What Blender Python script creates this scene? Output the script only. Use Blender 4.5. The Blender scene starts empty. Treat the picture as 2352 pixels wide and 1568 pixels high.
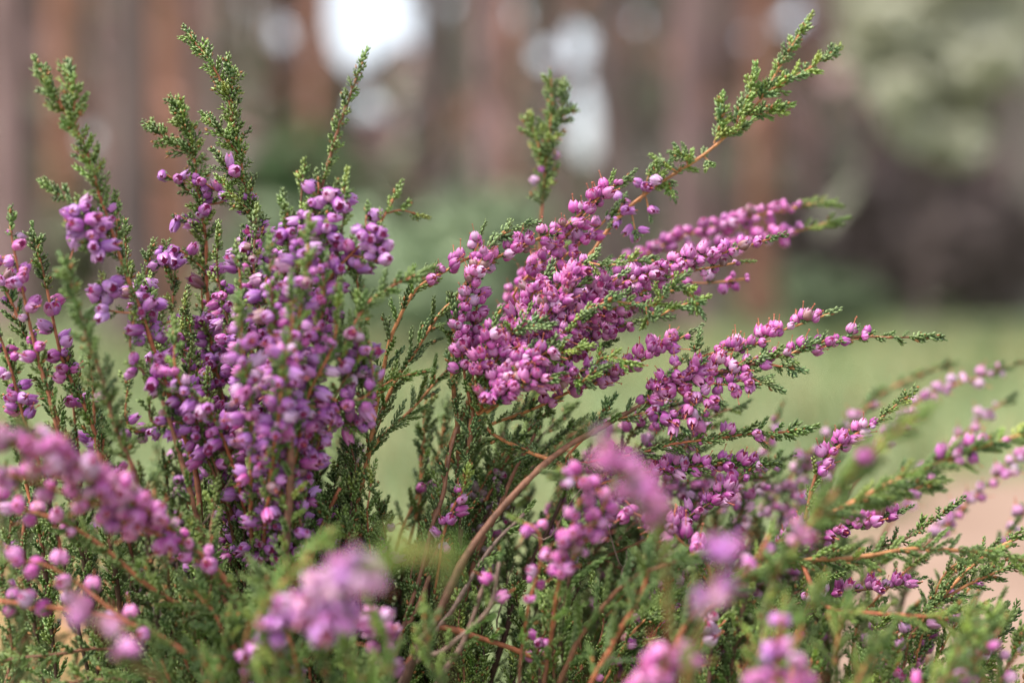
import bpy, math, random
import numpy as np
from mathutils import Vector, Matrix, Quaternion, noise as mnoise

random.seed(7)
rng = np.random.default_rng(7)
R = math.radians
SC = bpy.context.scene
COL = SC.collection

# ------------------------------------------------------------------ camera
FOCUS = 0.472
PITCH = 3.4
CAM_Z = 0.45
cd = bpy.data.cameras.new('camera'); cam = bpy.data.objects.new('camera', cd); COL.objects.link(cam)
cam.location = (0, 0, CAM_Z); cam.rotation_euler = (R(90 - PITCH), 0, 0)
cd.lens = 50; cd.sensor_width = 36; cd.clip_start = 0.01; cd.clip_end = 2000
cd.dof.use_dof = True; cd.dof.focus_distance = FOCUS; cd.dof.aperture_fstop = 3.25; cd.dof.aperture_blades = 0
SC.camera = cam
# ------------------------------------------------------------------ world and sun
SUN_EL, SUN_AZ = 62, 250        # high, behind the camera's left shoulder, veiled by cloud
w = bpy.data.worlds.new('World'); SC.world = w; w.use_nodes = True
nt = w.node_tree; bg = nt.nodes['Background']
sky = nt.nodes.new('ShaderNodeTexSky'); sky.sky_type = 'NISHITA'; sky.sun_disc = False
sky.sun_elevation = R(SUN_EL); sky.sun_rotation = R(SUN_AZ); sky.air_density = 1.0; sky.dust_density = 3.0; sky.ozone_density = 1.0
hs = nt.nodes.new('ShaderNodeHueSaturation'); hs.inputs['Saturation'].default_value = 0.42
nt.links.new(sky.outputs[0], hs.inputs['Color']); nt.links.new(hs.outputs[0], bg.inputs['Color'])
bg.inputs['Strength'].default_value = 0.12
sl = bpy.data.lights.new('sun', 'SUN'); sl.energy = 1.5; sl.angle = R(18); sl.color = (1.0, 0.96, 0.9)
so = bpy.data.objects.new('sun', sl); COL.objects.link(so)
d_ = Vector((math.sin(R(SUN_AZ)) * math.cos(R(SUN_EL)), math.cos(R(SUN_AZ)) * math.cos(R(SUN_EL)), math.sin(R(SUN_EL))))
so.rotation_euler = d_.to_track_quat('Z', 'Y').to_euler(); so.location = d_ * 30
vs = SC.view_settings; vs.view_transform = 'Standard'; vs.look = 'None'; vs.exposure = 1.72; vs.gamma = 1; vs.use_curve_mapping = False
SC.render.engine = 'CYCLES'
SC.cycles.use_denoising = True
try:
    SC.cycles.denoiser = 'OPENIMAGEDENOISE'; SC.cycles.denoising_prefilter = 'ACCURATE'; SC.cycles.denoising_input_passes = 'RGB_ALBEDO_NORMAL'
except Exception: pass
SC.cycles.max_bounces = 8; SC.cycles.diffuse_bounces = 4; SC.cycles.transmission_bounces = 4
SC.cycles.use_adaptive_sampling = False

CM = cam.rotation_euler.to_matrix()
CL = Vector(cam.location)
KX = 0.72 / 2352
def P(x, y, dz=0.0):
    """a point in the place, seen at (x, y) of a 2352 x 1568 view, dz metres beyond the focal distance"""
    d = FOCUS + dz
    return CL + CM @ Vector(((x - 1176) * KX * d, -(y - 784) * KX * d, -d))
def GX(x, D): return (x - 1176) * KX * D       # sideways metres at a ground distance
def EL(y, D): return CAM_Z + (588 - y) * KX * D  # height at a ground distance

# ------------------------------------------------------------------ materials
def mat(name):
    m = bpy.data.materials.new(name); m.use_nodes = True
    n = m.node_tree.nodes; n.clear()
    out = n.new('ShaderNodeOutputMaterial')
    return m, m.node_tree, n, m.node_tree.links, out
def tint_node(n, stuff):
    if stuff:
        a = n.new('ShaderNodeAttribute'); a.attribute_name = 'tint'; return a.outputs['Color']
    return n.new('ShaderNodeObjectInfo').outputs['Color']
def organic(name, stuff=False, base=(1, 1, 1), transl=0.25, rough=0.5, spec=0.4, nscale=900, namp=0.25, light_end=None, sheen=0.0, tintmix=True):
    """tinted plant tissue: object colour x base, paler or redder end along attribute 'm', fine mottling, light passing through"""
    m, t, n, l, out = mat(name)
    mul = n.new('ShaderNodeMix'); mul.data_type = 'RGBA'; mul.blend_type = 'MULTIPLY'; mul.inputs['Factor'].default_value = 1
    mul.inputs['B'].default_value = (*base, 1)
    if tintmix: l.new(tint_node(n, stuff), mul.inputs['A'])
    else: mul.inputs['A'].default_value = (1, 1, 1, 1)
    c = mul.outputs['Result']
    if light_end:
        at = n.new('ShaderNodeAttribute'); at.attribute_name = 'm'
        ramp = n.new('ShaderNodeValToRGB'); ramp.color_ramp.elements[0].position = 0.25; ramp.color_ramp.elements[0].color = (0, 0, 0, 1); ramp.color_ramp.elements[1].color = (light_end[3],) * 3 + (1,)
        l.new(at.outputs['Fac'], ramp.inputs[0])
        mx = n.new('ShaderNodeMix'); mx.data_type = 'RGBA'; l.new(ramp.outputs[0], mx.inputs['Factor'])
        l.new(c, mx.inputs['A']); mx.inputs['B'].default_value = (*light_end[:3], 1); c = mx.outputs['Result']
    g = n.new('ShaderNodeTexCoord')
    nz = n.new('ShaderNodeTexNoise'); nz.inputs['Scale'].default_value = nscale; nz.inputs['Detail'].default_value = 2
    l.new(g.outputs['Object'], nz.inputs['Vector'])
    mp = n.new('ShaderNodeMapRange'); mp.inputs[1].default_value = 0.3; mp.inputs[2].default_value = 0.7; mp.inputs[3].default_value = 1 - namp; mp.inputs[4].default_value = 1 + namp
    l.new(nz.outputs[0], mp.inputs[0])
    m2 = n.new('ShaderNodeMix'); m2.data_type = 'RGBA'; m2.blend_type = 'MULTIPLY'; m2.inputs['Factor'].default_value = 1
    l.new(c, m2.inputs['A']); l.new(mp.outputs[0], m2.inputs['B']); c = m2.outputs['Result']
    b = n.new('ShaderNodeBsdfPrincipled'); b.inputs['Roughness'].default_value = rough; b.inputs['Specular IOR Level'].default_value = spec
    l.new(c, b.inputs['Base Color'])
    if transl > 0:
        tr = n.new('ShaderNodeBsdfTranslucent'); l.new(c, tr.inputs['Color'])
        ms = n.new('ShaderNodeMixShader'); ms.inputs[0].default_value = transl
        l.new(b.outputs[0], ms.inputs[1]); l.new(tr.outputs[0], ms.inputs[2]); l.new(ms.outputs[0], out.inputs[0])
    else: l.new(b.outputs[0], out.inputs[0])
    return m
def plain(name, col, rough=0.8, col2=None, scale=5.0, spec=0.3, detail=4, stretch=None, p0=0.35, p1=0.65):
    m, t, n, l, out = mat(name)
    b = n.new('ShaderNodeBsdfPrincipled'); b.inputs['Roughness'].default_value = rough; b.inputs['Specular IOR Level'].default_value = spec
    if col2:
        tc = n.new('ShaderNodeTexCoord'); mp = n.new('ShaderNodeMapping'); l.new(tc.outputs['Object'], mp.inputs[0])
        if stretch: mp.inputs['Scale'].default_value = stretch
        nz = n.new('ShaderNodeTexNoise'); nz.inputs['Scale'].default_value = scale; nz.inputs['Detail'].default_value = detail; l.new(mp.outputs[0], nz.inputs['Vector'])
        r = n.new('ShaderNodeValToRGB'); r.color_ramp.elements[0].position = p0; r.color_ramp.elements[1].position = p1
        r.color_ramp.elements[0].color = (*col, 1); r.color_ramp.elements[1].color = (*col2, 1)
        l.new(nz.outputs[0], r.inputs[0]); l.new(r.outputs[0], b.inputs['Base Color'])
    else: b.inputs['Base Color'].default_value = (*col, 1)
    l.new(b.outputs[0], out.inputs[0]); return m

PET = [organic('petal', s, transl=0.32, rough=0.45, spec=0.45, nscale=1400, namp=0.10, light_end=(0.88, 0.60, 0.82, 0.50)) for s in (False, True)]
INN = organic('flower_throat', base=(0.36, 0.03, 0.14), tintmix=False, transl=0.15, light_end=None, namp=0.1)
LEAF = [organic('scale_leaf', s, transl=0.12, rough=0.42, spec=0.45, nscale=1500, namp=0.22, light_end=(0.36, 0.45, 0.17, 0.55)) for s in (False, True)]
BRA = organic('bract', base=(0.10, 0.17, 0.05), tintmix=False, transl=0.1)
STY = organic('style', base=(0.58, 0.17, 0.10), tintmix=False, transl=0.1, namp=0.05)
TIPM = organic('shoot_tip', base=(0.34, 0.15, 0.05), tintmix=False, transl=0.12)
STEM = organic('heather_stem', False, transl=0.0, rough=0.6, spec=0.3, nscale=500, namp=0.35, light_end=(0.060, 0.034, 0.026, 0.95))

# ------------------------------------------------------------------ mesh helpers: every prototype is (V, T, M, A): verts, triangles, material index, 'm' value
def catmull(pts, n):
    out = []; m = len(pts)
    for i in range(m - 1):
        p0 = pts[max(0, i - 1)]; p1 = pts[i]; p2 = pts[i + 1]; p3 = pts[min(m - 1, i + 2)]
        for k in range(n):
            t = k / n
            out.append(0.5 * ((2 * p1) + (p2 - p0) * t + (2 * p0 - 5 * p1 + 4 * p2 - p3) * t * t + (3 * p1 - p0 - 3 * p2 + p3) * t ** 3))
    out.append(pts[-1].copy()); return out
class MB:
    def __init__(s): s.V = []; s.T = []; s.M = []; s.A = []
    def v(s, p, a=0.0): s.V.append(tuple(p)); s.A.append(a); return len(s.V) - 1
    def q(s, a, b, c, d, m=0): s.T += [(a, b, c), (a, c, d)]; s.M += [m, m]
    def t(s, a, b, c, m=0): s.T.append((a, b, c)); s.M.append(m)
    def arr(s): return (np.array(s.V, dtype=np.float32).reshape(-1, 3), np.array(s.T, dtype=np.int32).reshape(-1, 3), np.array(s.M, dtype=np.int32), np.array(s.A, dtype=np.float32))
def frame(t):
    t = t.normalized(); a = Vector((0, 0, 1)) if abs(t.z) < 0.9 else Vector((1, 0, 0))
    u = t.cross(a).normalized(); return u, t.cross(u).normalized()
def tube(mb, pts, rad, sides=6, m=0, cap=True, a=0.0):
    rings = []; u = None
    for i, p in enumerate(pts):
        t = (pts[min(i + 1, len(pts) - 1)] - pts[max(i - 1, 0)])
        if t.length < 1e-9: t = Vector((0, 0, 1))
        t.normalize()
        if u is None: u, v = frame(t)
        else:
            u = (u - t * u.dot(t)).normalized(); v = t.cross(u)
        rings.append([mb.v(p + (u * math.cos(2 * math.pi * k / sides) + v * math.sin(2 * math.pi * k / sides)) * rad[i], a) for k in range(sides)])
    for r0, r1 in zip(rings, rings[1:]):
        for k in range(sides): mb.q(r0[k], r0[(k + 1) % sides], r1[(k + 1) % sides], r1[k], m)
    if cap:
        c = mb.v(pts[-1], a)
        for k in range(sides): mb.t(rings[-1][k], rings[-1][(k + 1) % sides], c, m)
def make_mesh(name, arr, mats, tint=None, smooth=True):
    V, T, M, A = arr
    me = bpy.data.meshes.new(name)
    me.vertices.add(len(V)); me.vertices.foreach_set('co', np.ascontiguousarray(V, dtype=np.float32).ravel())
    me.loops.add(len(T) * 3); me.loops.foreach_set('vertex_index', np.ascontiguousarray(T, dtype=np.int32).ravel())
    me.polygons.add(len(T)); me.polygons.foreach_set('loop_start', np.arange(0, len(T) * 3, 3, dtype=np.int32))
    try: me.polygons.foreach_set('loop_total', np.full(len(T), 3, dtype=np.int32))
    except Exception: pass
    for m in mats: me.materials.append(m)
    me.polygons.foreach_set('material_index', np.ascontiguousarray(M, dtype=np.int32))
    me.polygons.foreach_set('use_smooth', np.full(len(T), smooth, dtype=bool))
    at = me.attributes.new('m', 'FLOAT', 'POINT'); at.data.foreach_set('value', np.ascontiguousarray(A, dtype=np.float32))
    if tint is not None:
        ct = me.attributes.new('tint', 'FLOAT_COLOR', 'POINT'); ct.data.foreach_set('color', np.ascontiguousarray(tint, dtype=np.float32).ravel())
    me.update(); return me
def link(name, me, parent=None, **props):
    o = bpy.data.objects.new(name, me); COL.objects.link(o)
    if parent: o.parent = parent
    for k, v in props.items(): o[k] = v
    return o
def tag(o, label, cat, group=None):
    o['label'] = label; o['category'] = cat
    if group: o['group'] = group
    return o

# ------------------------------------------------------------------ heather flower (units: metres; real flower about 4 mm)
mm = 0.001
def flower_proto(length, rmax, opening, style, seed, lod=0, petals=4):
    rr = random.Random(seed); mb = MB(); z0 = 1.1
    def prof(u):                                   # urn-shaped bell
        bell = math.sin(math.pi * min(1, 0.13 + 0.80 * u ** 0.85)) ** 0.75
        flare = opening * max(0, (u - 0.55) / 0.45) ** 1.4
        return rmax * (bell * (1 - 0.12 * u) + flare)
    NU, NV = (5, 4) if lod else (8, 7)
    for k in range(petals):
        ph0 = k * 2 * math.pi / petals + rr.uniform(-.12, .12); lift = 1.0 if k % 2 else 0.9
        lk = length * rr.uniform(0.93, 1.05); g = []
        op = rr.uniform(0.9, 1.15)
        for i in range(NU):
            u = i / (NU - 1); row = []
            wd = (0.42 + 0.50 * math.sin(math.pi * min(1, 0.12 + 0.66 * u))) * (1 - 0.72 * max(0, (u - 0.62) / 0.38) ** 1.8) * 4 / petals
            for j in range(NV):
                v = -1 + 2 * j / (NV - 1)
                r = prof(u) * lift * op * (1 + 0.20 * (1 - v * v) - 0.10) + 0.05
                zz = z0 + lk * (u - 0.07 * abs(v) * u)
                ph = ph0 + v * wd
                row.append(mb.v((r * math.cos(ph) * mm, r * math.sin(ph) * mm, zz * mm), min(1, .55 * abs(v) ** 3 + .62 * u * u)))
            g.append(row)
        for i in range(NU - 1):
            for j in range(NV - 1): mb.q(g[i][j], g[i][j + 1], g[i + 1][j + 1], g[i + 1][j], 0)
    rings = []                                     # inner corolla, darker
    for u in (0.1, 0.4, 0.65, 0.80):
        r = prof(u) * 0.74; rings.append([mb.v((r * math.cos(k * math.pi / 3) * mm, r * math.sin(k * math.pi / 3) * mm, (z0 + length * u) * mm)) for k in range(6)])
    for a, b in zip(rings, rings[1:]):
        for k in range(6): mb.q(a[k], a[(k + 1) % 6], b[(k + 1) % 6], b[k], 1)
    c = mb.v((0, 0, (z0 + length * 0.55) * mm))
    for k in range(6): mb.t(rings[-1][k], rings[-1][(k + 1) % 6], c, 1)
    for k in range(2 if lod else 4):               # green bracts at the base
        ph = k * math.pi / 2 + 0.5; e = Vector((math.cos(ph), math.sin(ph), 0)); s = Vector((-e.y, e.x, 0)); zb = Vector((0, 0, 1))
        a = mb.v((zb * (z0 - .35) + e * .25) * mm); b_ = mb.v((zb * (z0 + .35) + e * rmax * .62 + s * .42) * mm); c_ = mb.v((zb * (z0 + .35) + e * rmax * .62 - s * .42) * mm); d = mb.v((zb * (z0 + 1.05) + e * rmax * 1.0) * mm)
        f = mb.v((zb * (z0 + .35) + e * (rmax * .62 + .22)) * mm)
        for tri in ((a, b_, f), (a, f, c_), (b_, d, f), (c_, f, d)): mb.t(*tri, 2)
    tube(mb, [Vector((0, 0, -0.2 * mm)), Vector((0, 0, 0.5 * mm)), Vector((0, 0, (z0 + .2) * mm))], [.26 * mm, .2 * mm, .3 * mm], 3 if lod else 5, 2)
    if style > 0 and not lod:
        bx, by = rr.uniform(-.35, .35), rr.uniform(-.35, .35); z1 = z0 + length * .5; z2 = z0 + length * style
        pts = [Vector((bx * t * t, by * t * t, z1 + (z2 - z1) * t)) * mm for t in (0, .35, .7, .93, .97, 1.0, 1.03)]
        tube(mb, pts, [.13 * mm, .12 * mm, .12 * mm, .12 * mm, .27 * mm, .28 * mm, .08 * mm], 5, 3)
    return mb.arr()
FSPEC = [(3.4, 1.70, .02, 1.6, 1), (3.6, 1.75, .08, 1.7, 2), (3.4, 1.8, .22, 1.5, 3), (3.8, 1.62, .10, 0, 4), (4.0, 1.6, .42, 1.35, 5), (4.8, 1.5, .30, 0, 6), (2.7, 1.25, -.12, 0, 7), (5.0, 1.55, .62, 1.1, 8), (3.3, 1.85, .14, 1.6, 9)]
FL_ARR = [flower_proto(*q) for q in FSPEC]; FL_LOW = [flower_proto(*q, 1) for q in FSPEC]
FLM = [PET[0], INN, BRA, STY]; FLS = [PET[1], INN, BRA, STY]
FL = [make_mesh('flower_mesh', a, FLM) for a in FL_ARR]
SETS = {'ball': [0, 1, 2, 3, 8, 8, 2, 1, 6], 'open': [2, 4, 8, 4, 2, 3, 7], 'lilac': [5, 4, 7, 3, 0, 5, 3], 'mix': [0, 3, 5, 3, 4, 0, 2, 5, 6], 'bud': [6, 0, 6, 3]}

# ------------------------------------------------------------------ leafy short shoot: scale leaves in crossed pairs
def shoot_proto(L, leaf, wid, ang, gap, seed, tipcol=False, curve=0.0, lod=0):
    rr = random.Random(seed); mb = MB(); N = max(4, int(L / gap))
    def axis(t): return Vector((curve * L * t * t, 0, L * t))
    if lod: tube(mb, [axis(t) * mm for t in (0, .5, .95)], [.34 * mm, .3 * mm, .12 * mm], 3, 0, False)
    else: tube(mb, [axis(t) * mm for t in (0, .25, .5, .75, .95)], [.34 * mm, .32 * mm, .3 * mm, .25 * mm, .12 * mm], 5, 0)
    for i in range(N):
        t = (i + .3) / N; base = axis(t); tan = (axis(min(1, t + .05)) - axis(max(0, t - .05))).normalized(); u, v = frame(tan)
        sc = 1.0 if t < .7 else 1.0 - .45 * (t - .7) / .3
        for k in range(2):
            ph = (i % 2) * math.pi / 2 + k * math.pi + rr.uniform(-.18, .18) + .4
            e = u * math.cos(ph) + v * math.sin(ph); s = tan.cross(e).normalized()
            if rr.random() < .07: continue
            al = ang * rr.uniform(.55, 1.6) * (1 if t < .75 else .65); ln = leaf * sc * rr.uniform(.72, 1.22); wd = wid * sc * rr.uniform(.8, 1.1)
            dirn = tan * math.cos(al) + e * math.sin(al); nrm = e * math.cos(al) - tan * math.sin(al)
            if lod:
                mi = 1 if (tipcol and t > .72 and rr.random() < .75) or rr.random() < .025 else 0; b0 = base + e * .26; cm_ = b0 + dirn * (ln * .42)
                v0 = mb.v(b0 * mm, .15); v1 = mb.v((cm_ + s * wd * .55) * mm, .35); v2 = mb.v((cm_ + nrm * wd * .55) * mm, .6); v3 = mb.v((cm_ - s * wd * .55) * mm, .35); v4 = mb.v((b0 + dirn * ln) * mm, 1)
                mb.t(v0, v1, v2, mi); mb.t(v0, v2, v3, mi); mb.t(v1, v4, v2, mi); mb.t(v2, v4, v3, mi); mb.t(v0, v3, v4, mi); mb.t(v0, v4, v1, mi); continue
            rings = []
            for (q, ww, th, bend) in ((0, .55, .25, 0), (.38, 1.0, .50, .06), (.78, .74, .42, .02)):
                c = base + e * .26 + dirn * (ln * q) + nrm * (bend * ln)
                rings.append([mb.v((c + s * ww * wd / 2) * mm, .15 + .5 * q), mb.v((c + nrm * th * wd) * mm, .3 + .7 * q), mb.v((c - s * ww * wd / 2) * mm, .15 + .5 * q), mb.v((c - nrm * th * wd * .25) * mm, 0.1)])
            tp = mb.v((base + e * .26 + dirn * ln - nrm * .05 * ln) * mm, 1.0)
            mi = 1 if (tipcol and t > .72 and rr.random() < .75) or rr.random() < .025 else 0
            for a, b in zip(rings, rings[1:]):
                for j in range(4): mb.q(a[j], a[(j + 1) % 4], b[(j + 1) % 4], b[j], mi)
            for j in range(4): mb.t(rings[-1][j], rings[-1][(j + 1) % 4], tp, mi)
    return mb.arr()
#          L   leaf wid  ang  gap
SPEC = [(7, 1.75, .98, .30, .84, .08), (9, 1.8, 1.0, .26, .86, .14), (11, 1.85, 1.0, .28, .90, -.12), (5, 1.75, 1.0, .38, .80, 0), (8, 2.1, .9, .60, 1.05, .1), (4, 1.9, 1.05, .50, .75, 0), (5, 1.9, 1.0, .48, .8, 0),
        (13, 1.9, 1.0, .24, .95, .16), (10, 2.3, .85, .72, 1.15, -.12), (6.5, 1.8, 1.05, .34, .8, -.1)]
SH_ARR = [shoot_proto(*q[:5], k + 40 * h, k == 6, q[5] * (1 if h == 0 else -1.3)) for h in (0, 1, 2) for k, q in enumerate(SPEC)]
SH_LOW = [shoot_proto(*q[:5], k + 40 * h, k == 6, q[5] * (1 if h == 0 else -1.3), 1) for h in (0, 1, 2) for k, q in enumerate(SPEC)]
SHM = [LEAF[0], TIPM]; SHS = [LEAF[1], TIPM]
SH = [make_mesh('leafy_shoot_mesh', a, SHM) for a in SH_ARR]
SHL = [q[0] for q in SPEC] * 3
def pick_shoot(length, loose=False, tip=False):
    if tip and random.random() < .45: return 6 + 10 * random.randrange(3)
    c = [4, 5, 3, 9, 5] if loose else [0, 1, 2, 3, 7, 9, 5]
    c = sorted(c, key=lambda i: abs(SHL[i] - length) + random.uniform(0, 2.2)); return c[0] + 10 * random.randrange(3)

# ------------------------------------------------------------------ plants
PINK = [(0.62, 0.150, 0.46), (0.54, 0.105, 0.40), (0.66, 0.21, 0.50), (0.58, 0.13, 0.45), (0.68, 0.25, 0.52), (0.46, 0.085, 0.33)]
LILAC = [(0.52, 0.175, 0.56), (0.58, 0.22, 0.58), (0.47, 0.135, 0.48), (0.62, 0.29, 0.64), (0.56, 0.15, 0.48), (0.40, 0.10, 0.38)]
PALE = [(0.72, 0.42, 0.62), (0.76, 0.48, 0.64), (0.66, 0.32, 0.54)]
GREEN = [(0.072, 0.128, 0.022), (0.095, 0.158, 0.026), (0.056, 0.102, 0.022), (0.115, 0.172, 0.026)]
LIME = [(0.175, 0.26, 0.04), (0.24, 0.30, 0.05), (0.145, 0.225, 0.04)]
GREY = [(0.11, 0.175, 0.062), (0.13, 0.195, 0.07), (0.09, 0.15, 0.05)]
def jit(c, a=.12):
    k = random.uniform(1 - a, 1 + a); h = random.uniform(1 - a * .6, 1 + a * .6); return (c[0] * k * h, c[1] * k, c[2] * k)
ORANGE = (0.44, 0.185, 0.075); BROWN = (0.20, 0.085, 0.048); RED = (0.35, 0.115, 0.055); DARK = (0.075, 0.036, 0.026); GREYB = (0.20, 0.13, 0.10)

class Plant:
    def __init__(s, base, label):
        s.base = Vector((base.x, base.y, 0)); s.root = link('heather_plant', None); s.root.location = s.base; s.root.empty_display_size = .05
        tag(s.root, label, 'heather'); s.fl = []; s.sh = []; s.pts = []   # (priority, matrix, proto index, tint, branch)
def orient(axis, roll, loc, sc):
    q = Vector((0, 0, 1)).rotation_difference(axis.normalized()) @ Quaternion((0, 0, 1), roll)
    return Matrix.Translation(loc) @ q.to_matrix().to_4x4() @ Matrix.Diagonal((sc, sc, sc, 1))
UP = Vector((0, 0, 1)); TOCAM = Vector((0, -1, 0))
def spray(pl, px, r=(.7, .32), col=BROWN, col2=None, root=True, fl=None, lv=None, tip=3, prio=0, wob=.0012, fset='ball', fcol=PINK, lcol=GREEN, fbias=(.45, .35), loose=False, tipbrown=False, tiplen=6, fscale=1.0, clump=(1, 2, 2, 3), thick=1.0):
    """one branch: px = points (x, y, dz); fl = list of (t0, t1, spacing_mm); lv = list of (t0, t1, spacing_mm, shoot_mm)"""
    pts = [P(*p) for p in px]
    if not root and pl.pts:
        q = min(pl.pts, key=lambda c: (c - pts[0]).length + .6 * max(0, c.z - pts[0].z))
        if (q - pts[0]).length > .0012: pts = [q] + pts
    if root:
        p0 = pts[0]; b = pl.base + Vector((random.uniform(-.025, .025), random.uniform(-.025, .025), 0))
        pre = [Vector((b.x, b.y, -.01)), b.lerp(p0, .35) + Vector((0, 0, .02)), b.lerp(p0, .75)]
        npre = len(pre); pts = pre + pts
    cv = catmull(pts, 10); i0 = 30 if root else 0
    sd = random.uniform(0, 100)
    for i, p in enumerate(cv):
        if 0 < i: cv[i] = p + Vector(mnoise.noise_vector(p * 45 + Vector((sd, 0, 0)))) * wob
    cum = [0.0]
    for a, b_ in zip(cv, cv[1:]): cum.append(cum[-1] + (b_ - a).length)
    s0 = cum[i0]; S = cum[-1] - s0
    def at(t):
        s = s0 + t * S
        k = int(np.searchsorted(cum, s)) if s > 0 else 1
        k = min(max(k, 1), len(cv) - 1); f = (s - cum[k - 1]) / max(1e-9, cum[k] - cum[k - 1])
        return cv[k - 1].lerp(cv[k], max(0, min(1, f))), (cv[k] - cv[k - 1]).normalized()
    def rad(t): return 1.22 * (r[0] + (r[1] - r[0]) * max(0, min(1, t)) ** .8) * mm
    # stem, denser rings with small leaf-scar bumps
    mb = MB(); sp = []; rd = []
    if root:
        for i in range(0, i0, 5): sp.append(cv[i] - pl.base); rd.append(r[0] * mm * (1.5 - .5 * i / i0))
    n = max(6, int(S / .0028))
    for i in range(n + 1):
        t = i / n; p, _ = at(t); pl.pts.append(p); sp.append(p - pl.base); rd.append(rad(t) * random.uniform(.88, 1.12) * (1.14 if i % 3 == 0 else 1))
    tube(mb, sp, rd, 6)
    nn = len(mb.A) - 1; k0 = (len(sp) - n - 1) * 6
    for i in range(nn): mb.A[i] = (1.0 if i < k0 else max(0, 1 - (i - k0) / max(1, nn - k0) * 2.2)) if root else 0.0
    br = link('branch', make_mesh('branch_mesh', mb.arr(), [STEM]), pl.root); br.color = (*jit(col), 1)
    for (t0, t1, gap) in (fl or []):
        s = t0 * S; ph = random.uniform(0, 6)
        while s < t1 * S:
            t = s / S; p, tan = at(t); u, v = frame(tan)
            ph += 2.4 + random.uniform(-.5, .5); nf = random.choice(clump)
            end = 1 - .32 * max(0, (t - t1 + .12 * (t1 - t0)) / (.12 * (t1 - t0)))
            for kf in range(nf):
                pk = ph + (kf - (nf - 1) / 2) * random.uniform(.75, 1.15); e = u * math.cos(pk) + v * math.sin(pk)
                ax = e + tan * random.uniform(.15, .75) + UP * fbias[0] + TOCAM * fbias[1] * random.uniform(0, 1) + Vector(rng.normal(0, .2, 3))
                sc = random.choice((random.uniform(.72, .95), random.uniform(.92, 1.15), random.uniform(1.0, 1.28))) * fscale * end
                pi = random.choice(SETS[fset]) if end > .9 or random.random() < .5 else 6
                tc = random.choice(fcol)
                rq = random.random()
                if rq < .03: tc = (0.30, 0.15, 0.14)
                elif rq < .09: tc = (0.70, 0.40, 0.62)
                pl.fl.append((prio, orient(ax, random.uniform(0, 6.28), p + e * rad(t) * .6 + tan * random.uniform(-.0006, .0006) - pl.base, sc), pi, jit(tc, .18), br))
            if random.random() < .3:
                pl.sh.append((prio, orient(tan * .8 + e * .7, random.uniform(0, 6.28), p - pl.base, .75), random.choice([3, 5]), jit(random.choice(lcol)), br))
            s += gap * 2.2 * mm * random.uniform(.7, 1.3)
    if root and px[0][1] < 1500 and px[0][2] > -.08: lv = (lv or []) + [(-min(.8, .13 / S), .12, 2.1, 7)]
    for (t0, t1, gap, ln) in (lv or []):
        s = t0 * S; ph = random.uniform(0, 6)
        while s < t1 * S:
            t = s / S; p, tan = at(t); u, v = frame(tan)
            ph += math.pi * .5 + random.uniform(-.45, .45) + (math.pi * .5 if random.random() < .5 else 0); e = u * math.cos(ph) + v * math.sin(ph)
            al = random.uniform(.6, 1.05) if loose else random.uniform(.5, .85)
            ax = tan * math.cos(al) + e * math.sin(al) + UP * .12
            fall = 1 - .35 * max(0, (t - .75) / .25)
            wl = ln * (1.22 if loose else 1.08) * random.uniform(.72, 1.2) * fall; i = pick_shoot(wl, loose, tipbrown)
            pl.sh.append((prio, orient(ax, random.uniform(0, 6.28), p - pl.base, thick * max(.6, min(1.35, wl / SHL[i]))), i, jit(random.choice(lcol), .3), br))
            s += gap * mm * random.uniform(.7, 1.3)
    p, tan = at(1.0)
    for k in range(tip):
        ax = tan + Vector(rng.normal(0, .28 if k else .05, 3)); q, _ = at(1 - k * .0022 / max(S, .004))
        i = pick_shoot(tiplen * (1 if k == 0 else .75), loose, tipbrown)
        pl.sh.append((prio, orient(ax, random.uniform(0, 6.28), q - pl.base, max(.6, min(1.3, tiplen / SHL[i]))), i, jit(random.choice(lcol), .3), br))
    return at
def finish(pl, cap=300):
    for lst, meshes, arrs, smats, nm, sn in ((pl.fl, FL, FL_LOW, FLS, 'flower', 'blossom'), (pl.sh, SH, SH_LOW, SHS, 'leafy_shoot', 'foliage')):
        def key(e):
            wp = e[1].translation + pl.base; c = CM.inverted() @ (wp - CL); d = -c.z
            x = c.x / d / KX + 1176; y = 784 - c.y / d / KX
            return (not (-20 < x < 2372 and -20 < y < 1590), e[0], d)
        lst.sort(key=key)
        for e in lst[:cap]:
            o = bpy.data.objects.new(nm, meshes[e[2]]); COL.objects.link(o); o.parent = e[4]; o.matrix_basis = e[1]; o.color = (*e[3], 1)
        rest = lst[cap:]
        if rest:
            Vs, Ts, Ms, As, Cs = [], [], [], [], []; off = 0
            for e in rest:
                V, T, M, A = arrs[e[2]]; m4 = np.array(e[1], dtype=np.float32)
                Vs.append(V @ m4[:3, :3].T + m4[:3, 3]); Ts.append(T + off); Ms.append(M); As.append(A); Cs.append(np.tile(np.array((*e[3], 1), dtype=np.float32), (len(V), 1))); off += len(V)
            me = make_mesh(sn + '_mesh', (np.concatenate(Vs), np.concatenate(Ts), np.concatenate(Ms), np.concatenate(As)), smats, np.concatenate(Cs))
            link(sn, me, pl.root, kind='stuff')
U = random.uniform

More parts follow.
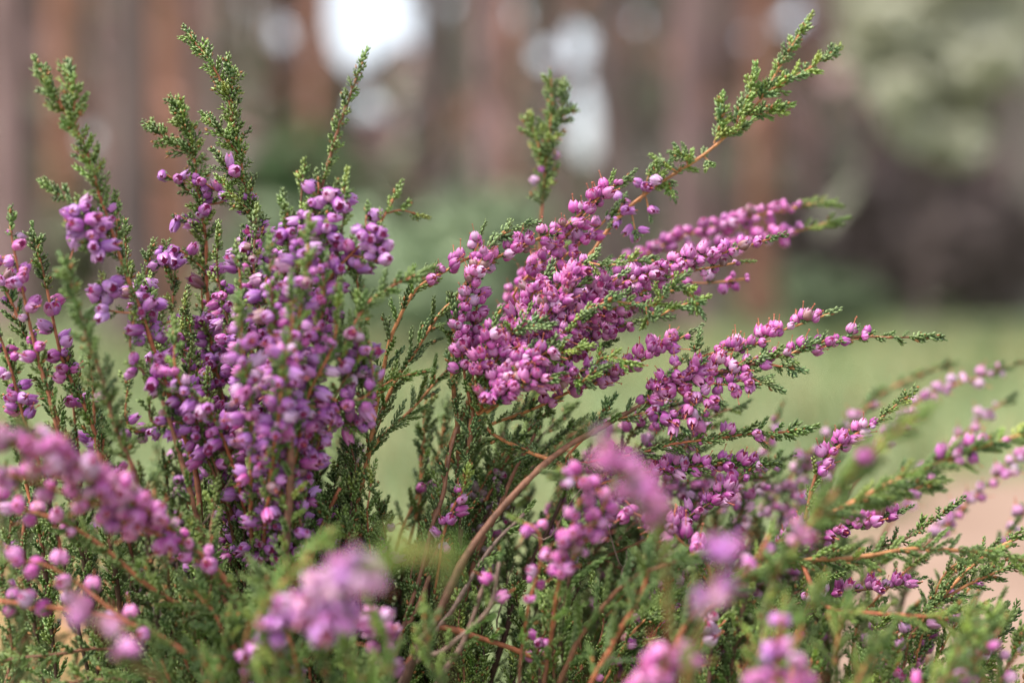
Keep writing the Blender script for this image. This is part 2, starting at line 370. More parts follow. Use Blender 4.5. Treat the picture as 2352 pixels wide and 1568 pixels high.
# ================================================================== THE SETTING
def displaced_ground():
    mb = MB(); xs = [-300, -120, -60, -30, -16, -9, -5, -3, -2, -1.2, -.6, 0, .6, 1.2, 2, 3, 5, 9, 16, 30, 60, 120, 300]
    ys = [-200, -60, -20, -6, -2, -1, -.4, 0, .3, .6, .9, 1.3, 1.8, 2.5, 3.4, 4.6, 6, 8, 11, 15, 20, 28, 40, 60, 100, 200, 500]
    idx = [[mb.v((x, y, 0 if abs(x) < 1.5 and y < 2 else mnoise.noise(Vector((x * .35, y * .35, 1))) * min(.12, .02 * abs(y)) - .02)) for x in xs] for y in ys]
    for j in range(len(ys) - 1):
        for i in range(len(xs) - 1): mb.q(idx[j][i], idx[j][i + 1], idx[j + 1][i + 1], idx[j + 1][i])
    return mb.arr()
m, t, n, l, out = mat('forest_floor')
b = n.new('ShaderNodeBsdfPrincipled'); b.inputs['Roughness'].default_value = .9; b.inputs['Specular IOR Level'].default_value = .15
tc = n.new('ShaderNodeTexCoord')
def nz_(scale, detail=4):
    z = n.new('ShaderNodeTexNoise'); z.inputs['Scale'].default_value = scale; z.inputs['Detail'].default_value = detail; l.new(tc.outputs['Object'], z.inputs['Vector']); return z
r1 = n.new('ShaderNodeValToRGB'); l.new(nz_(.9).outputs[0], r1.inputs[0])
cr = r1.color_ramp; cr.elements[0].position = .38; cr.elements[0].color = (.105, .14, .068, 1); cr.elements[1].position = .58; cr.elements[1].color = (.175, .215, .10, 1)
e_ = cr.elements.new(.68); e_.color = (.23, .175, .10, 1)
r2 = n.new('ShaderNodeMapRange'); l.new(nz_(40, 6).outputs[0], r2.inputs[0]); r2.inputs[1].default_value = .25; r2.inputs[2].default_value = .75; r2.inputs[3].default_value = .55; r2.inputs[4].default_value = 1.45
mu = n.new('ShaderNodeMix'); mu.data_type = 'RGBA'; mu.blend_type = 'MULTIPLY'; mu.inputs['Factor'].default_value = 1
l.new(r1.outputs[0], mu.inputs['A']); l.new(r2.outputs[0], mu.inputs['B']); l.new(mu.outputs['Result'], b.inputs['Base Color']); l.new(b.outputs[0], out.inputs[0])
link('ground', make_mesh('ground_mesh', displaced_ground(), [m]), kind='structure')
# sandy path crossing on the right
mb = MB(); rows = []
pc = catmull([Vector(p) for p in ((.05, .75, 0), (.32, 1.1, 0), (.58, 1.55, 0), (.80, 2.1, 0), (1.25, 2.65, 0), (2.3, 3.1, 0), (4.2, 3.3, 0), (9, 3.2, 0))], 6)
for i, c in enumerate(pc):
    tn = (pc[min(i + 1, len(pc) - 1)] - pc[max(i - 1, 0)]).normalized(); nr = Vector((-tn.y, tn.x, 0)); wd = .20 + .05 * c.y
    rows.append([mb.v(c + nr * k * wd * (1 + .2 * math.sin(1.7 * i + 2 * k)) + Vector((0, 0, .012 + .025 * (1 - k * k) + max(0, mnoise.noise(Vector((c.x * .35, c.y * .35, 1))) * min(.12, .02 * c.y))))) for k in (-1, -.5, 0, .5, 1)])
for a, c in zip(rows, rows[1:]):
    for k in range(4): mb.q(a[k], a[k + 1], c[k + 1], c[k])
SAND = plain('sand', (.20, .128, .092), .95, (.27, .182, .135), 9)
link('path', make_mesh('path_mesh', mb.arr(), [SAND]), kind='structure')

# fallen needles in the grass on the near left
mb = MB(); rr = random.Random(21); c0 = mb.v((-.62, 1.75, .03)); ring = []
for k in range(22):
    a = k * 2 * math.pi / 22; q = rr.uniform(.8, 1.2); ring.append(mb.v((-.62 + math.cos(a) * .42 * q, 1.75 + math.sin(a) * .33 * q, -.004)))
for k in range(22): mb.t(c0, ring[k], ring[(k + 1) % 22])
link('needle_litter', make_mesh('needle_litter_mesh', mb.arr(), [plain('fallen_needles', (.24, .12, .05), .95, (.36, .22, .10), 14)]), kind='structure')

# pine bark variants of the real Scots pine: grey-brown plates low down, foxy red flaking bark
BARK = {'dark': plain('bark_dark', (.085, .060, .056), .9, (.165, .112, .102), 7, stretch=(1, 1, .25)),
        'mauve': plain('bark_mauve', (.21, .128, .122), .9, (.34, .215, .205), 6, stretch=(1, 1, .25)),
        'red': plain('bark_red', (.31, .130, .085), .85, (.43, .22, .155), 6, stretch=(1, 1, .25)),
        'grey': plain('bark_grey', (.165, .140, .118), .9, (.26, .220, .188), 6, stretch=(1, 1, .25))}
NEED = plain('pine_needles', (.052, .082, .040), .6, (.095, .130, .065), 1.5)
def leaf_cloud(mb, centers, count, size, rr, m=0, flat=.6, elong=1.0):
    for (c, rad_) in centers:
        for _ in range(count):
            while True:
                p = Vector((rr.uniform(-1, 1), rr.uniform(-1, 1), rr.uniform(-1, 1)))
                if p.length < 1: break
            p = Vector(c) + Vector((p.x * rad_, p.y * rad_, p.z * rad_ * flat))
            a = Vector((rr.gauss(0, 1), rr.gauss(0, 1), rr.gauss(0, .6))).normalized(); u, v = frame(a); s = size * rr.uniform(.6, 1.4)
            i0 = mb.v(p - u * s * .5); i1 = mb.v(p + v * s * .35 * elong); i2 = mb.v(p + u * s * .6); i3 = mb.v(p - v * s * .35 * elong); mb.q(i0, i1, i2, i3, m)
def crown_arr(seed):
    rr = random.Random(seed); mb = MB(); cs = []
    for k in range(13):
        a = rr.uniform(0, 6.28); h = rr.uniform(0, 1) ** .8; z = -3.2 + 6 * h; ln = (2.3 - 1.1 * h) * rr.uniform(.6, 1.1)
        e = Vector((math.cos(a) * ln, math.sin(a) * ln, z + .5)); tube(mb, [Vector((0, 0, z - .3)), Vector((e.x * .5, e.y * .5, z)), e], [.09, .06, .025], 5, 1)
        cs.append((e, rr.uniform(.6, 1.0)))
    leaf_cloud(mb, cs, 110, .24, rr); return mb.arr()
CROWN = [make_mesh('pine_crown_mesh', crown_arr(s), [NEED, BARK['red']]) for s in (1, 2, 3)]
def pine(x, wpx, D, bark, label, group=None, h=None, lean=0.0, stubs=3, twoside=None):
    rr = random.Random(int(x * 7 + D * 13)); X = GX(x, D); rb = wpx * KX * D / 2; h = h or rr.uniform(13, 17)
    o = link('pine_tree', None); o.location = (X, D, -.05); tag(o, label, 'pine tree', group)
    mb = MB(); pts = []; rd = []
    for i in range(13):
        s = i / 12; z = h * s ** 1.15
        pts.append(Vector((lean * z + .12 * mnoise.noise(Vector((x, z * .25, 3))) * min(1, z), .12 * mnoise.noise(Vector((x, z * .25, 9))) * min(1, z), z))); rd.append(rb * ((1 + .35 * max(0, 1 - z / .6)) if z < .6 else (1 - .55 * s)))
    tube(mb, pts, rd, 14)
    for k in range(stubs):
        z = rr.uniform(1.6, h * .5); a = rr.uniform(0, 6.28); i = min(11, int((z / h) ** (1 / 1.15) * 12)); c = pts[i].lerp(pts[i + 1], .5)
        e = Vector((math.cos(a), math.sin(a), .25)); tube(mb, [c, c + e * (rb + .15), c + e * (rb + rr.uniform(.3, .8))], [.03, .022, .01], 5)
    link('trunk', make_mesh('pine_trunk_mesh', mb.arr(), [BARK[bark]]), o)
    c = link('crown', CROWN[int(x) % 3], o); c.location = (lean * (h - 1.5), 0, h - 1.5); c.rotation_euler.z = rr.uniform(0, 6)
    return o
FARG = 'slim mauve pines standing in the distance'; FARL = 'slim mauve-barked pine far back among the distant trunks'; FARG2 = 'slim grey pines standing in the distance'; FARL2 = 'slim grey-barked pine far back among the distant trunks'
pine(22, 105, 9.0, 'mauve', 'mauve-brown pine trunk behind the heather with reddish stems')
pine(150, 60, 14.0, 'red', 'thin reddish pine behind the forked leafy heather tip')
pine(305, 100, 7.5, 'dark', 'thick dark brown pine trunk behind the tallest leafy tips of the lilac heather')
pine(388, 90, 10.5, 'red', 'reddish lit side of the thick dark pine, built as an added trunk')  # added trunk: the dark pine's lit right side, put into red bark colour
pine(232, 40, 16, 'mauve', FARL, FARG)
pine(520, 50, 17, 'grey', FARL2, FARG2); pine(600, 42, 20, 'grey', FARL2, FARG2)
pine(742, 44, 13.0, 'red', 'foxy red pine at the edge of the bright sky gap')
pine(985, 70, 12.5, 'dark', 'brown pine on the other side of the bright sky gap from the red one')
pine(1060, 44, 17, 'grey', FARL2, FARG2)
pine(1140, 66, 11.0, 'mauve', 'mauve pine trunk behind the upright lone heather sprig with few flowers')
pine(1215, 36, 20, 'grey', FARL2, FARG2); pine(1290, 40, 19, 'mauve', FARL, FARG)
pine(1415, 74, 9.5, 'dark', 'dark brown pine behind the long bare arching heather stem')
pine(1500, 44, 18, 'grey', FARL2, FARG2)
pine(1590, 84, 10.5, 'mauve', 'pale mauve pine behind the forked tip of the long arching stem')
pine(1745, 66, 12.0, 'red', 'red-barked pine beside the olive young pine')
pine(1670, 40, 17, 'mauve', FARL, FARG)
pine(1850, 50, 16, 'mauve', FARL, FARG); pine(1930, 46, 21, 'grey', FARL2, FARG2)
pine(2030, 130, 13.5, 'dark', 'broad dark pine trunk behind the olive young pine')
pine(2150, 90, 15.5, 'dark', 'dark pine deepest between two dark trunks behind the olive young pine')
pine(2255, 110, 12.5, 'dark', 'dark pine trunk above the sunny grass where the olive boughs end')
pine(2350, 100, 11, 'grey', 'greyish pine beyond the sandy path, past the olive boughs')
pine(-90, 80, 12, 'mauve', FARL, FARG); pine(2480, 60, 14, 'mauve', FARL, FARG); pine(2600, 60, 17, 'grey', FARL2, FARG2); pine(-230, 70, 15, 'grey', FARL2, FARG2)

# far wood: one mass of trunks and branches with a few holes to the sky
HOLES = [(835, -20, 92, 90), (838, 95, 42, 44), (905, 50, 34, 40), (950, 60, 14, 14), (1322, 108, 21, 21), (1338, 300, 16, 18), (1345, 250, 9, 9), (225, 320, 12, 14), (1830, 38, 9, 8), (1790, 60, 5, 5), (2270, 0, 28, 24), (845, 235, 13, 13), (620, 60, 10, 10), (2050, -20, 34, 20), (2160, -10, 20, 14)] + [(2000 + 41 * k % 370, -60 + 29 * k % 130, 8, 7) for k in range(1, 12)] + [(a, b_, c * .75, c * .75) for a, b_, c in ((560, 20, 6), (660, 90, 5), (1020, 20, 6), (1080, 70, 5), (1180, 30, 5), (1240, 130, 4), (1480, 40, 5), (1700, 110, 5), (980, 110, 7), (450, 60, 4), (110, 40, 5), (1400, 20, 6), (1910, 60, 6), (1365, 345, 6))]
rr = random.Random(5)
mb = MB(); mbf = MB()
def inhole(x, y, grow=0):
    return any(((x - a) / (c + grow)) ** 2 + ((y - b_) / (d + grow)) ** 2 < 1 for a, b_, c, d in HOLES)
for _ in range(520):
    D = rr.uniform(28, 62); x = rr.uniform(-3600, 5950); wd = rr.uniform(.14, .3)
    if 740 < x < 965 or any(abs(x - h_[0]) < h_[2] + 14 for h_ in HOLES[4:11]): continue
    X = GX(x, D); tube(mb, [Vector((X, D, 0)), Vector((X + rr.uniform(-.2, .2), D, 5)), Vector((X + rr.uniform(-.5, .5), D, 13))], [wd, wd * .8, wd * .4], 6, rr.choice([1, 2, 2, 3, 3]))
FOL = 0
for _ in range(34000):
    x = rr.uniform(-3600, 5950); y = rr.uniform(-420, 600) ; D = rr.uniform(30, 60)
    s = rr.uniform(.5, 1.3)
    if inhole(x, y, s * .5 / (KX * D)): continue
    if rr.random() < .05 * max(0, (250 - y) / 600): continue
    c = Vector((GX(x, D), D, max(.2, EL(y, D)))); a = Vector((rr.gauss(0, .5), -1, rr.gauss(0, .5))); u, v = frame(a)
    th = rr.uniform(0, 6.28); u, v = u * math.cos(th) + v * math.sin(th), v * math.cos(th) - u * math.sin(th)
    p = [mb.v(c + u * s * rr.uniform(.4, .6) * math.cos(k * 1.2566) + v * s * rr.uniform(.3, .6) * math.sin(k * 1.2566) + a * rr.uniform(-.2, .2)) for k in range(5)]
    low = y > 330
    mi = rr.choice([0, 0, 4, 3]) if low else rr.choice([0, 2, 2, 3, 3, 1])
    mb.t(p[0], p[1], p[2], mi); mb.t(p[0], p[2], p[3], mi); mb.t(p[0], p[3], p[4], mi)
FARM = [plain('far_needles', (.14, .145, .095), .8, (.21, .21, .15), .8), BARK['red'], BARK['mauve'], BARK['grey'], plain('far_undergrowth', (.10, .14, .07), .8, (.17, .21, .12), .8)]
far = link('distant_wood', make_mesh('distant_wood_mesh', mb.arr(), FARM, smooth=False), kind='stuff')
tag(far, 'blurred mass of far trunks and branches closing off the forest', 'wood')

# brushwood: bare twigs and scraps of foliage hanging between the trunks
mb = MB(); rr = random.Random(17)
for _ in range(6400):
    D = rr.uniform(13.5, 25) if rr.random() < .78 else rr.uniform(8, 13); x = rr.uniform(-2700, 5050); y = rr.uniform(-350, 520)
    s_ = rr.uniform(.10, .34)
    if inhole(x, y, 16 + s_ * .5 / (KX * D)) or (1900 < x < 2400 and y < 330 and rr.random() < .75): continue
    c = Vector((GX(x, D), D, EL(y, D))); a = Vector((rr.gauss(0, .6), rr.gauss(0, .6), rr.gauss(0, .35))).normalized(); u, v = frame(a)
    if mnoise.noise(Vector((c.x * .8, c.y * .4, c.z * .8))) < -.05: continue
    b0 = mb.v(c - a * s_); b1 = mb.v(c + u * s_ * .28); b2 = mb.v(c + a * s_); b3 = mb.v(c - u * s_ * .28); b4 = mb.v(c + v * s_ * .1); mi = rr.choice([0, 0, 1, 1, 2, 3, 3])
    mb.t(b0, b1, b4, mi); mb.t(b1, b2, b4, mi); mb.t(b2, b3, b4, mi); mb.t(b3, b0, b4, mi)
bw = link('brushwood', make_mesh('brushwood_mesh', mb.arr(), [FARM[0], BARK['mauve'], BARK['red'], BARK['grey']], smooth=False), kind='stuff')
tag(bw, 'blurred tangle of bare twigs and thin boughs between the pine trunks', 'twigs')

# undergrowth bushes and young trees between the trunks
UND = {'dim': plain('bush_dim', (.075, .10, .055), .8, (.12, .15, .08), 6), 'sage': plain('bush_sage', (.19, .25, .135), .7, (.31, .37, .22), 6), 'green': plain('bush_green', (.075, .13, .05), .7, (.125, .185, .08), 6), 'olive': plain('bush_olive', (.38, .37, .26), .8, (.54, .52, .40), 5),
       'dull': plain('bush_dull', (.13, .125, .08), .8, (.21, .20, .13), 6), 'brown': plain('bush_brown', (.085, .064, .058), .9, (.16, .12, .11), 5)}
def bush(x, ytop, wpx, D, kind, label, group=None, name='bilberry_bush', cat='bush', n=900):
    rr = random.Random(int(x + D * 31)); rad_ = wpx * KX * D / 2; hgt = max(.15, EL(ytop, D))
    o = link(name, None); o.location = (GX(x, D), D, -.03); tag(o, label, cat, group)
    st = MB(); cs = []
    for k in range(9):
        a = rr.uniform(0, 6.28); q = rr.uniform(0, .8) ** .5; tp = Vector((math.cos(a) * rad_ * q, math.sin(a) * rad_ * q * .7, hgt * rr.uniform(.55, .92)))
        tube(st, [Vector((0, 0, 0)), tp * .5 + Vector((0, 0, .1 * hgt)), tp], [.02, .012, .005], 5); cs.append((tp - Vector((0, 0, hgt * .18)), max(rad_ * .45, hgt * .25))); cs.append((tp * .55, rad_ * .45))
    lf = MB(); leaf_cloud(lf, cs, n // len(cs), .05 + .012 * D, rr, flat=min(1.0, .5 * hgt / max(.1, rad_ * .45)))
    link('stems', make_mesh('bush_stem_mesh', st.arr(), [BARK['grey']]), o); link('foliage', make_mesh('bush_leaf_mesh', lf.arr(), [UND[kind]]), o); return o
BG = 'grey-green bushes under the pines'; BL = 'grey-green blurred bush growing between the pine trunks'
bush(900, 400, 330, 8.5, 'sage', BL, BG); bush(1090, 395, 230, 9.5, 'sage', BL, BG); bush(640, 400, 200, 10, 'sage', BL, BG); bush(780, 440, 260, 7, 'sage', BL, BG); bush(1010, 470, 300, 6.5, 'sage', BL, BG)
bush(690, 235, 120, 11, 'green', 'bright green young sapling under the foxy red pine', name='sapling', cat='sapling')
bush(90, 430, 330, 10, 'dull', 'dull olive bush at the foot of the mauve-brown pine')
bush(1330, 520, 260, 10, 'dull', 'dull olive bush low behind the dense pink racemes')
bush(1560, 560, 280, 11, 'dull', 'dull olive bush low beside the dark undergrowth')
bush(1915, 595, 190, 9, 'dim', 'dim green bush low before the dark undergrowth')
BR = 'dark brown undergrowth bushes'; BRL = 'dark brown blurred undergrowth bush behind the sunlit grass'
bush(2060, 370, 330, 11.5, 'brown', BRL, BR, 'undergrowth_bush'); bush(2230, 420, 330, 10.8, 'brown', BRL, BR, 'undergrowth_bush'); bush(2380, 470, 260, 11.5, 'brown', BRL, BR, 'undergrowth_bush'); bush(1880, 420, 220, 13, 'brown', BRL, BR, 'undergrowth_bush')
# young pine with drooping olive boughs (upper right)
o = link('young_pine', None); o.location = (GX(2120, 8.6), 8.6, -.03); tag(o, 'young pine with pale olive drooping boughs', 'pine tree')
mb = MB(); tube(mb, [Vector((0, 0, 0)), Vector((.05, 0, 1.4)), Vector((0, .1, 3.4)), Vector((0, 0, 4.6))], [.032, .028, .02, .008], 8); rr = random.Random(3)
lf = MB(); cs = []
for (x, y, r_) in ((2000, 60, 90), (2090, 30, 90), (2180, 80, 90), (2060, 130, 80), (2130, 180, 80), (2230, 150, 80), (2020, 215, 60), (2130, 265, 70), (2080, 300, 50), (2170, 320, 60), (2230, 330, 40), (2300, 60, 80), (2250, 240, 50), (1960, 130, 50), (1990, -60, 90), (2150, -80, 120), (2280, -60, 90)):
    c = Vector((GX(x, 8.6) - GX(2120, 8.6), rr.uniform(-.35, .35), EL(y, 8.6))); cs.append((c, r_ * KX * 8.6))
    tube(mb, [Vector((0, 0, max(.4, c.z - .1))), c * .5 + Vector((0, 0, c.z * .5 + .06)), c], [.018, .012, .005], 5)
leaf_cloud(lf, cs, 260, .12, rr, flat=.7)
link('trunk', make_mesh('young_pine_trunk_mesh', mb.arr(), [BARK['dark']]), o); link('crown', make_mesh('young_pine_crown_mesh', lf.arr(), [UND['olive']]), o)

# short grass over the ground behind the heather
rr = random.Random(11); mb = MB()
for _ in range(14000):
    y = .75 + 7 * rr.random() ** 2; x = rr.uniform(-.75, .75) * (y + .6)
    if min((Vector((x, y, 0)) - q_).length for q_ in pc[:38:2]) < .24: continue
    h_ = rr.uniform(.03, .09) * (1 + .1 * y); a = rr.uniform(0, 6.28); wd = .0022 * (1 + .5 * y); e = Vector((math.cos(a), math.sin(a), 0)); s = Vector((-e.y, e.x, 0)); c = Vector((x, y, -.012)); ln = rr.uniform(.1, .6)
    p0 = mb.v(c - s * wd); p1 = mb.v(c + s * wd); p2 = mb.v(c + e * h_ * ln * .4 + Vector((0, 0, h_ * .6)) + s * wd * .7); p3 = mb.v(c + e * h_ * ln * .4 + Vector((0, 0, h_ * .6)) - s * wd * .7); p4 = mb.v(c + e * h_ * ln + Vector((0, 0, h_)))
    mi = 0 if rr.random() < .75 else 1
    mb.q(p0, p1, p2, p3, mi); mb.t(p3, p2, p4, mi)
g = link('grass', make_mesh('grass_mesh', mb.arr(), [plain('grass_green', (.12, .16, .055), .7, (.20, .23, .09), 4), plain('grass_straw', (.30, .23, .11), .8, (.38, .30, .16), 4)]), kind='stuff')
tag(g, 'short green and straw coloured grass on the clearing floor', 'grass')

# ================================================================== THE HEATHER
def PL(x, dz, label):
    p = P(x, 1000, dz); return Plant(p, label)
left = PL(560, .01, 'upright heather plant with lilac flowers and tall leafy tips beside the gap')
edge = PL(470, .05, 'heather plant with reddish stems and pink-lilac flowers next to a blurred green leafy sprig')
cfor = PL(430, -.07, 'blurred heather with one long dense pink flower row low beside the upright lilac plant')
mid = PL(760, .02, 'mostly green heather with feathery shoots on orange stems between two pink plants')
arch = PL(780, .03, 'heather plant with the longest bare orange stem ending in a forked leafy tip')
dens = PL(740, .01, 'heather plant with the densest bright pink leaning flower spikes')
low = PL(700, .015, 'heather plant whose woody stem carries pink bell flowers towards the meadow grass')
right = PL(1380, .0, 'low spreading heather with long leafy orange stems above the sandy path')
back = PL(1800, .10, 'blurred heather with pale pink bead-like flowers in front of the meadow grass')
fmid = PL(1130, -.07, 'heather with few round pink buds and coarse leaf shoots before the woody stems')
fblob = PL(800, -.11, 'heather with one large soft lilac flower head, fully out of focus')
fright = PL(1480, -.10, 'heather with several blurred soft pink flower heads beside the coarse leaf shoots')
corner = PL(1950, -.06, 'blurred low heather with scattered single pink buds in front of the sandy path')

# ---- left upright plant
LL = dict(fcol=LILAC, fset='lilac', fbias=(-.3, .35), fscale=1.12)
A = spray(left, [(545, 1400, .015), (555, 1150, .012), (585, 900, .008), (596, 700, .006), (590, 530, .004), (560, 400, .004), (540, 310, .003), (525, 220, .003), (485, 140, .003), (436, 78, .004)], (.8, .3), RED, fl=[(.42, .70, 2.0)], lv=[(.64, .99, 1.0, 5.0), (.3, .64, 3.0, 6)], thick=1.12, tip=5, tipbrown=True, loose=True, tiplen=4, lcol=GREEN[1:] + LIME, **LL)
spray(left, [(548, 352, .003), (520, 320, .0), (478, 275, -.002)], (.32, .22), RED, root=False, lcol=GREEN[1:] + LIME, lv=[(.1, .95, 1.1, 4.6)], thick=1.12, tip=3, tipbrown=True, loose=True, tiplen=4)
spray(left, [(522, 215, .003), (535, 180, .0), (528, 150, .0)], (.3, .22), RED, root=False, lcol=GREEN[1:] + LIME, lv=[(.1, .95, 1.1, 4.6)], thick=1.12, tip=3, tipbrown=True, loose=True, tiplen=3.6)
spray(left, [(560, 410, .004), (530, 400, -.002), (500, 360, -.004)], (.3, .22), RED, root=False, lv=[(.1, .8, 1.5, 4)], fl=[(.55, 1, 2.6)], tip=2, loose=True, tiplen=4, **LL)
spray(left, [(586, 500, .004), (560, 470, .0), (515, 420, -.0)], (.3, .22), RED, root=False, lv=[(.1, .9, 1.5, 4)], tip=3, loose=True, tiplen=4, lcol=LIME)
spray(left, [(470, 1350, -.015), (452, 1110, -.012), (395, 930, -.014), (345, 770, -.018), (308, 680, -.02), (262, 565, -.022), (232, 470, -.024), (205, 370, -.026), (165, 290, -.028), (128, 220, -.028), (92, 160, -.028)], (.9, .3), RED, ORANGE, fl=[(.33, .55, 2.6), (.68, .735, 1.5)], lv=[(.74, .99, 1.1, 5.4), (.3, .74, 3.0, 6)], thick=1.12, tip=5, loose=True, tiplen=4.5, lcol=LIME + GREEN, **LL)
spray(left, [(165, 290, -.028), (172, 230, -.028), (160, 160, -.026)], (.3, .22), ORANGE, root=False, lv=[(.05, .98, 1.15, 5)], thick=1.12, tip=3, loose=True, tiplen=4, lcol=LIME + GREEN)
spray(left, [(232, 490, -.024), (180, 470, -.024), (120, 432, -.022)], (.3, .22), RED, root=False, lv=[(.05, .98, 1.9, 5)], tip=3, tiplen=5)
spray(left, [(270, 590, -.022), (268, 520, -.02), (265, 475, -.02)], (.3, .22), RED, root=False, lv=[(.2, .98, 1.9, 5)], tip=2, tiplen=5)
spray(left, [(520, 1400, .02), (500, 1000, .02), (480, 720, .018), (475, 560, .016), (455, 440, .014), (440, 340, .014), (420, 280, .014), (402, 238, .014)], (.8, .3), RED, fl=[(.45, .72, 2.4), (.76, .82, 1.6)], lv=[(.72, .99, 1.05, 5.4), (.9, 1, .7, 5.4), (.3, .72, 3.0, 6)], lcol=GREEN + LIME, thick=1.12, tip=6, tipbrown=True, loose=True, tiplen=4, **LL)
spray(left, [(442, 350, .014), (400, 330, .012), (345, 290, .012)], (.3, .22), RED, root=False, lv=[(.1, .98, 1.0, 4.6)], thick=1.1, tip=3, tipbrown=True, loose=True, tiplen=4)
for (x, y) in ((372, 395), (402, 490), (405, 568), (455, 415)):
    spray(left, [(x + 65, y + 45, .014), (x + 25, y + 15, .012), (x, y, .01)], (.28, .2), RED, root=False, fl=[(.62, 1.05, 1.3)], lv=[(.2, .7, 2.2, 4)], tip=0, fcol=LILAC, fset='lilac', fbias=(-.35, .3))
spray(left, [(655, 1420, -.03), (658, 1250, -.032), (666, 1010, -.034), (640, 900, -.03), (660, 760, -.008), (690, 600, -.014), (735, 430, -.016), (772, 310, -.018), (800, 230, -.018), (830, 142, -.018)], (1.25, .28), BROWN, fl=[(.38, .755, 1.9)], lv=[(.72, .985, 1.6, 4.2), (.1, .4, 4, 6)], tip=3, tiplen=4.5, lcol=LIME + GREEN, loose=True, **LL)
spray(left, [(640, 860, -.02), (720, 690, -.024), (800, 585, -.024), (850, 535, -.022), (885, 488, -.022), (912, 445, -.02)], (.55, .26), RED, root=False, fl=[(.2, .86, 2.2)], lv=[(.8, .98, 2.6, 4.5)], tip=2, tiplen=5, lcol=LIME, **LL)
spray(left, [(885, 488, -.022), (920, 480, -.02), (955, 492, -.018)], (.26, .2), RED, root=False, lv=[(.3, .9, 3, 4)], tip=1, tiplen=5, lcol=LIME)
# fan of flower spikes through the middle of the plant
fan = [(470, 620, .02), (500, 540, .0), (545, 590, -.02), (590, 500, -.012), (620, 560, -.035), (655, 470, -.02), (705, 530, -.04), (735, 600, -.03), (700, 400, -.02), (790, 420, -.022), (775, 670, -.035), (820, 700, -.03), (845, 790, -.028), (550, 700, -.045), (665, 660, -.05), (430, 690, .0), (345, 660, .0), (400, 640, .012), (310, 720, -.022), (350, 860, -.02), (300, 870, .02), (440, 820, -.01), (510, 640, .03), (760, 540, .02), (680, 580, .03), (480, 880, -.01), (830, 860, -.02), (780, 790, .0), (720, 470, .01), (640, 600, .02), (560, 800, .02), (400, 760, -.03), (370, 720, .02), (720, 840, -.03), (640, 860, -.04)]
for i, (x, y, dz) in enumerate(fan):
    bx = 610 + (x - 600) * .22 + U(-30, 30)
    spray(left, [(bx, 1350, dz * .4 + .01), (bx + (x - bx) * .2, 1130, dz * .6), (bx + (x - bx) * .55 + U(-12, 12), 900 + (y - 600) * .3, dz * .9), (x + U(-10, 10), y + 110, dz), (x, y, dz)], (.7, .25), random.choice([RED, BROWN, RED]), fl=[(U(.34, .58), U(.82, .98), 1.5), (.15, .5, 5)], lv=[(.10, .97, 2.6, 5)], tip=3, tiplen=5, fcol=LILAC + PINK[:2], fset=random.choice(['mix', 'mix', 'lilac', 'lilac']), fbias=(-.3, .35), fscale=1.08, lcol=GREEN + LIME)
# loose clusters of hanging bells on its upper shoulders
for (x, y, dz) in ((728, 415, -.02), (772, 440, -.02), (700, 492, -.022), (655, 515, -.02), (752, 500, -.024), (842, 492, -.024), (862, 545, -.024), (800, 560, -.02), (640, 585, .0), (180, 475, -.026), (212, 520, -.026), (195, 500, -.028), (240, 655, -.02), (385, 575, .01), (560, 560, .0), (610, 640, -.02), (690, 560, -.03), (815, 800, -.02), (835, 810, -.022), (345, 690, -.01), (320, 650, .0)):
    spray(left, [(x + U(-10, 10), y + 55, dz), (x + U(-8, 8), y + 22, dz), (x, y, dz)], (.28, .2), RED, root=False, fl=[(.45, 1.1, .9)], lv=[(.2, .7, 2.6, 4)], tip=1, tiplen=4, fcol=LILAC[:4], fset='lilac', fbias=(-.4, .35), fscale=1.15, lcol=GREEN + LIME)
# dark leafy sprigs on its outer side
spray(left, [(330, 1200, -.03), (272, 990, -.036), (232, 860, -.04), (205, 770, -.042), (178, 690, -.042), (150, 610, -.042)], (.7, .28), BROWN, lv=[(.25, .98, 1.3, 5)], tip=3, loose=True, tiplen=5)
for (x, y, tx, ty, dz) in ((330, 660, 345, 570, 0.01), (300, 640, 288, 535, .006), (600, 1050, 640, 930, .01), (770, 690, 770, 560, .02), (820, 640, 830, 600, -.02), (430, 720, 432, 780, 0)):
    spray(left, [(x + 10, y + 80, dz), (x, y, dz), (tx, ty, dz)], (.3, .2), RED, root=False, lv=[(.1, .98, 1.7, 4.5)], tip=3, tiplen=4, lcol=GREEN + LIME)

# ---- far-left plant
EE = dict(fcol=LILAC + PINK, fset='mix', fbias=(-.1, .4), fscale=1.08)
spray(edge, [(200, 1250, .01), (140, 980, .008), (92, 845, .006), (55, 760, .004), (10, 660, .004), (-30, 600, .004)], (.8, .35), RED, fl=[(.86, 1, 2.6)], lv=[(.2, .95, 2.2, 6.5)], tip=3, **EE)
spray(edge, [(160, 1100, -.015), (100, 850, -.015), (60, 700, -.016), (38, 600, -.016), (22, 510, -.016)], (.6, .28), RED, fl=[(.48, .99, 1.9)], lv=[(.1, .5, 3.4, 5)], tip=2, **EE)
spray(edge, [(250, 1250, .0), (225, 1040, -.002), (195, 930, -.004), (152, 850, -.006), (125, 770, -.008), (110, 690, -.008), (92, 620, -.008), (75, 555, -.008)], (.8, .28), RED, fl=[(.55, .84, 1.8)], lv=[(.1, .6, 2.2, 6.5), (.84, .98, 1.6, 5)], tip=3, **EE)
spray(edge, [(110, 1150, -.01), (60, 960, -.01), (25, 860, -.01), (-5, 770, -.01)], (.6, .3), RED, fl=[(.5, 1, 1.7)], lv=[(.1, .6, 3, 5)], tip=2, **EE)
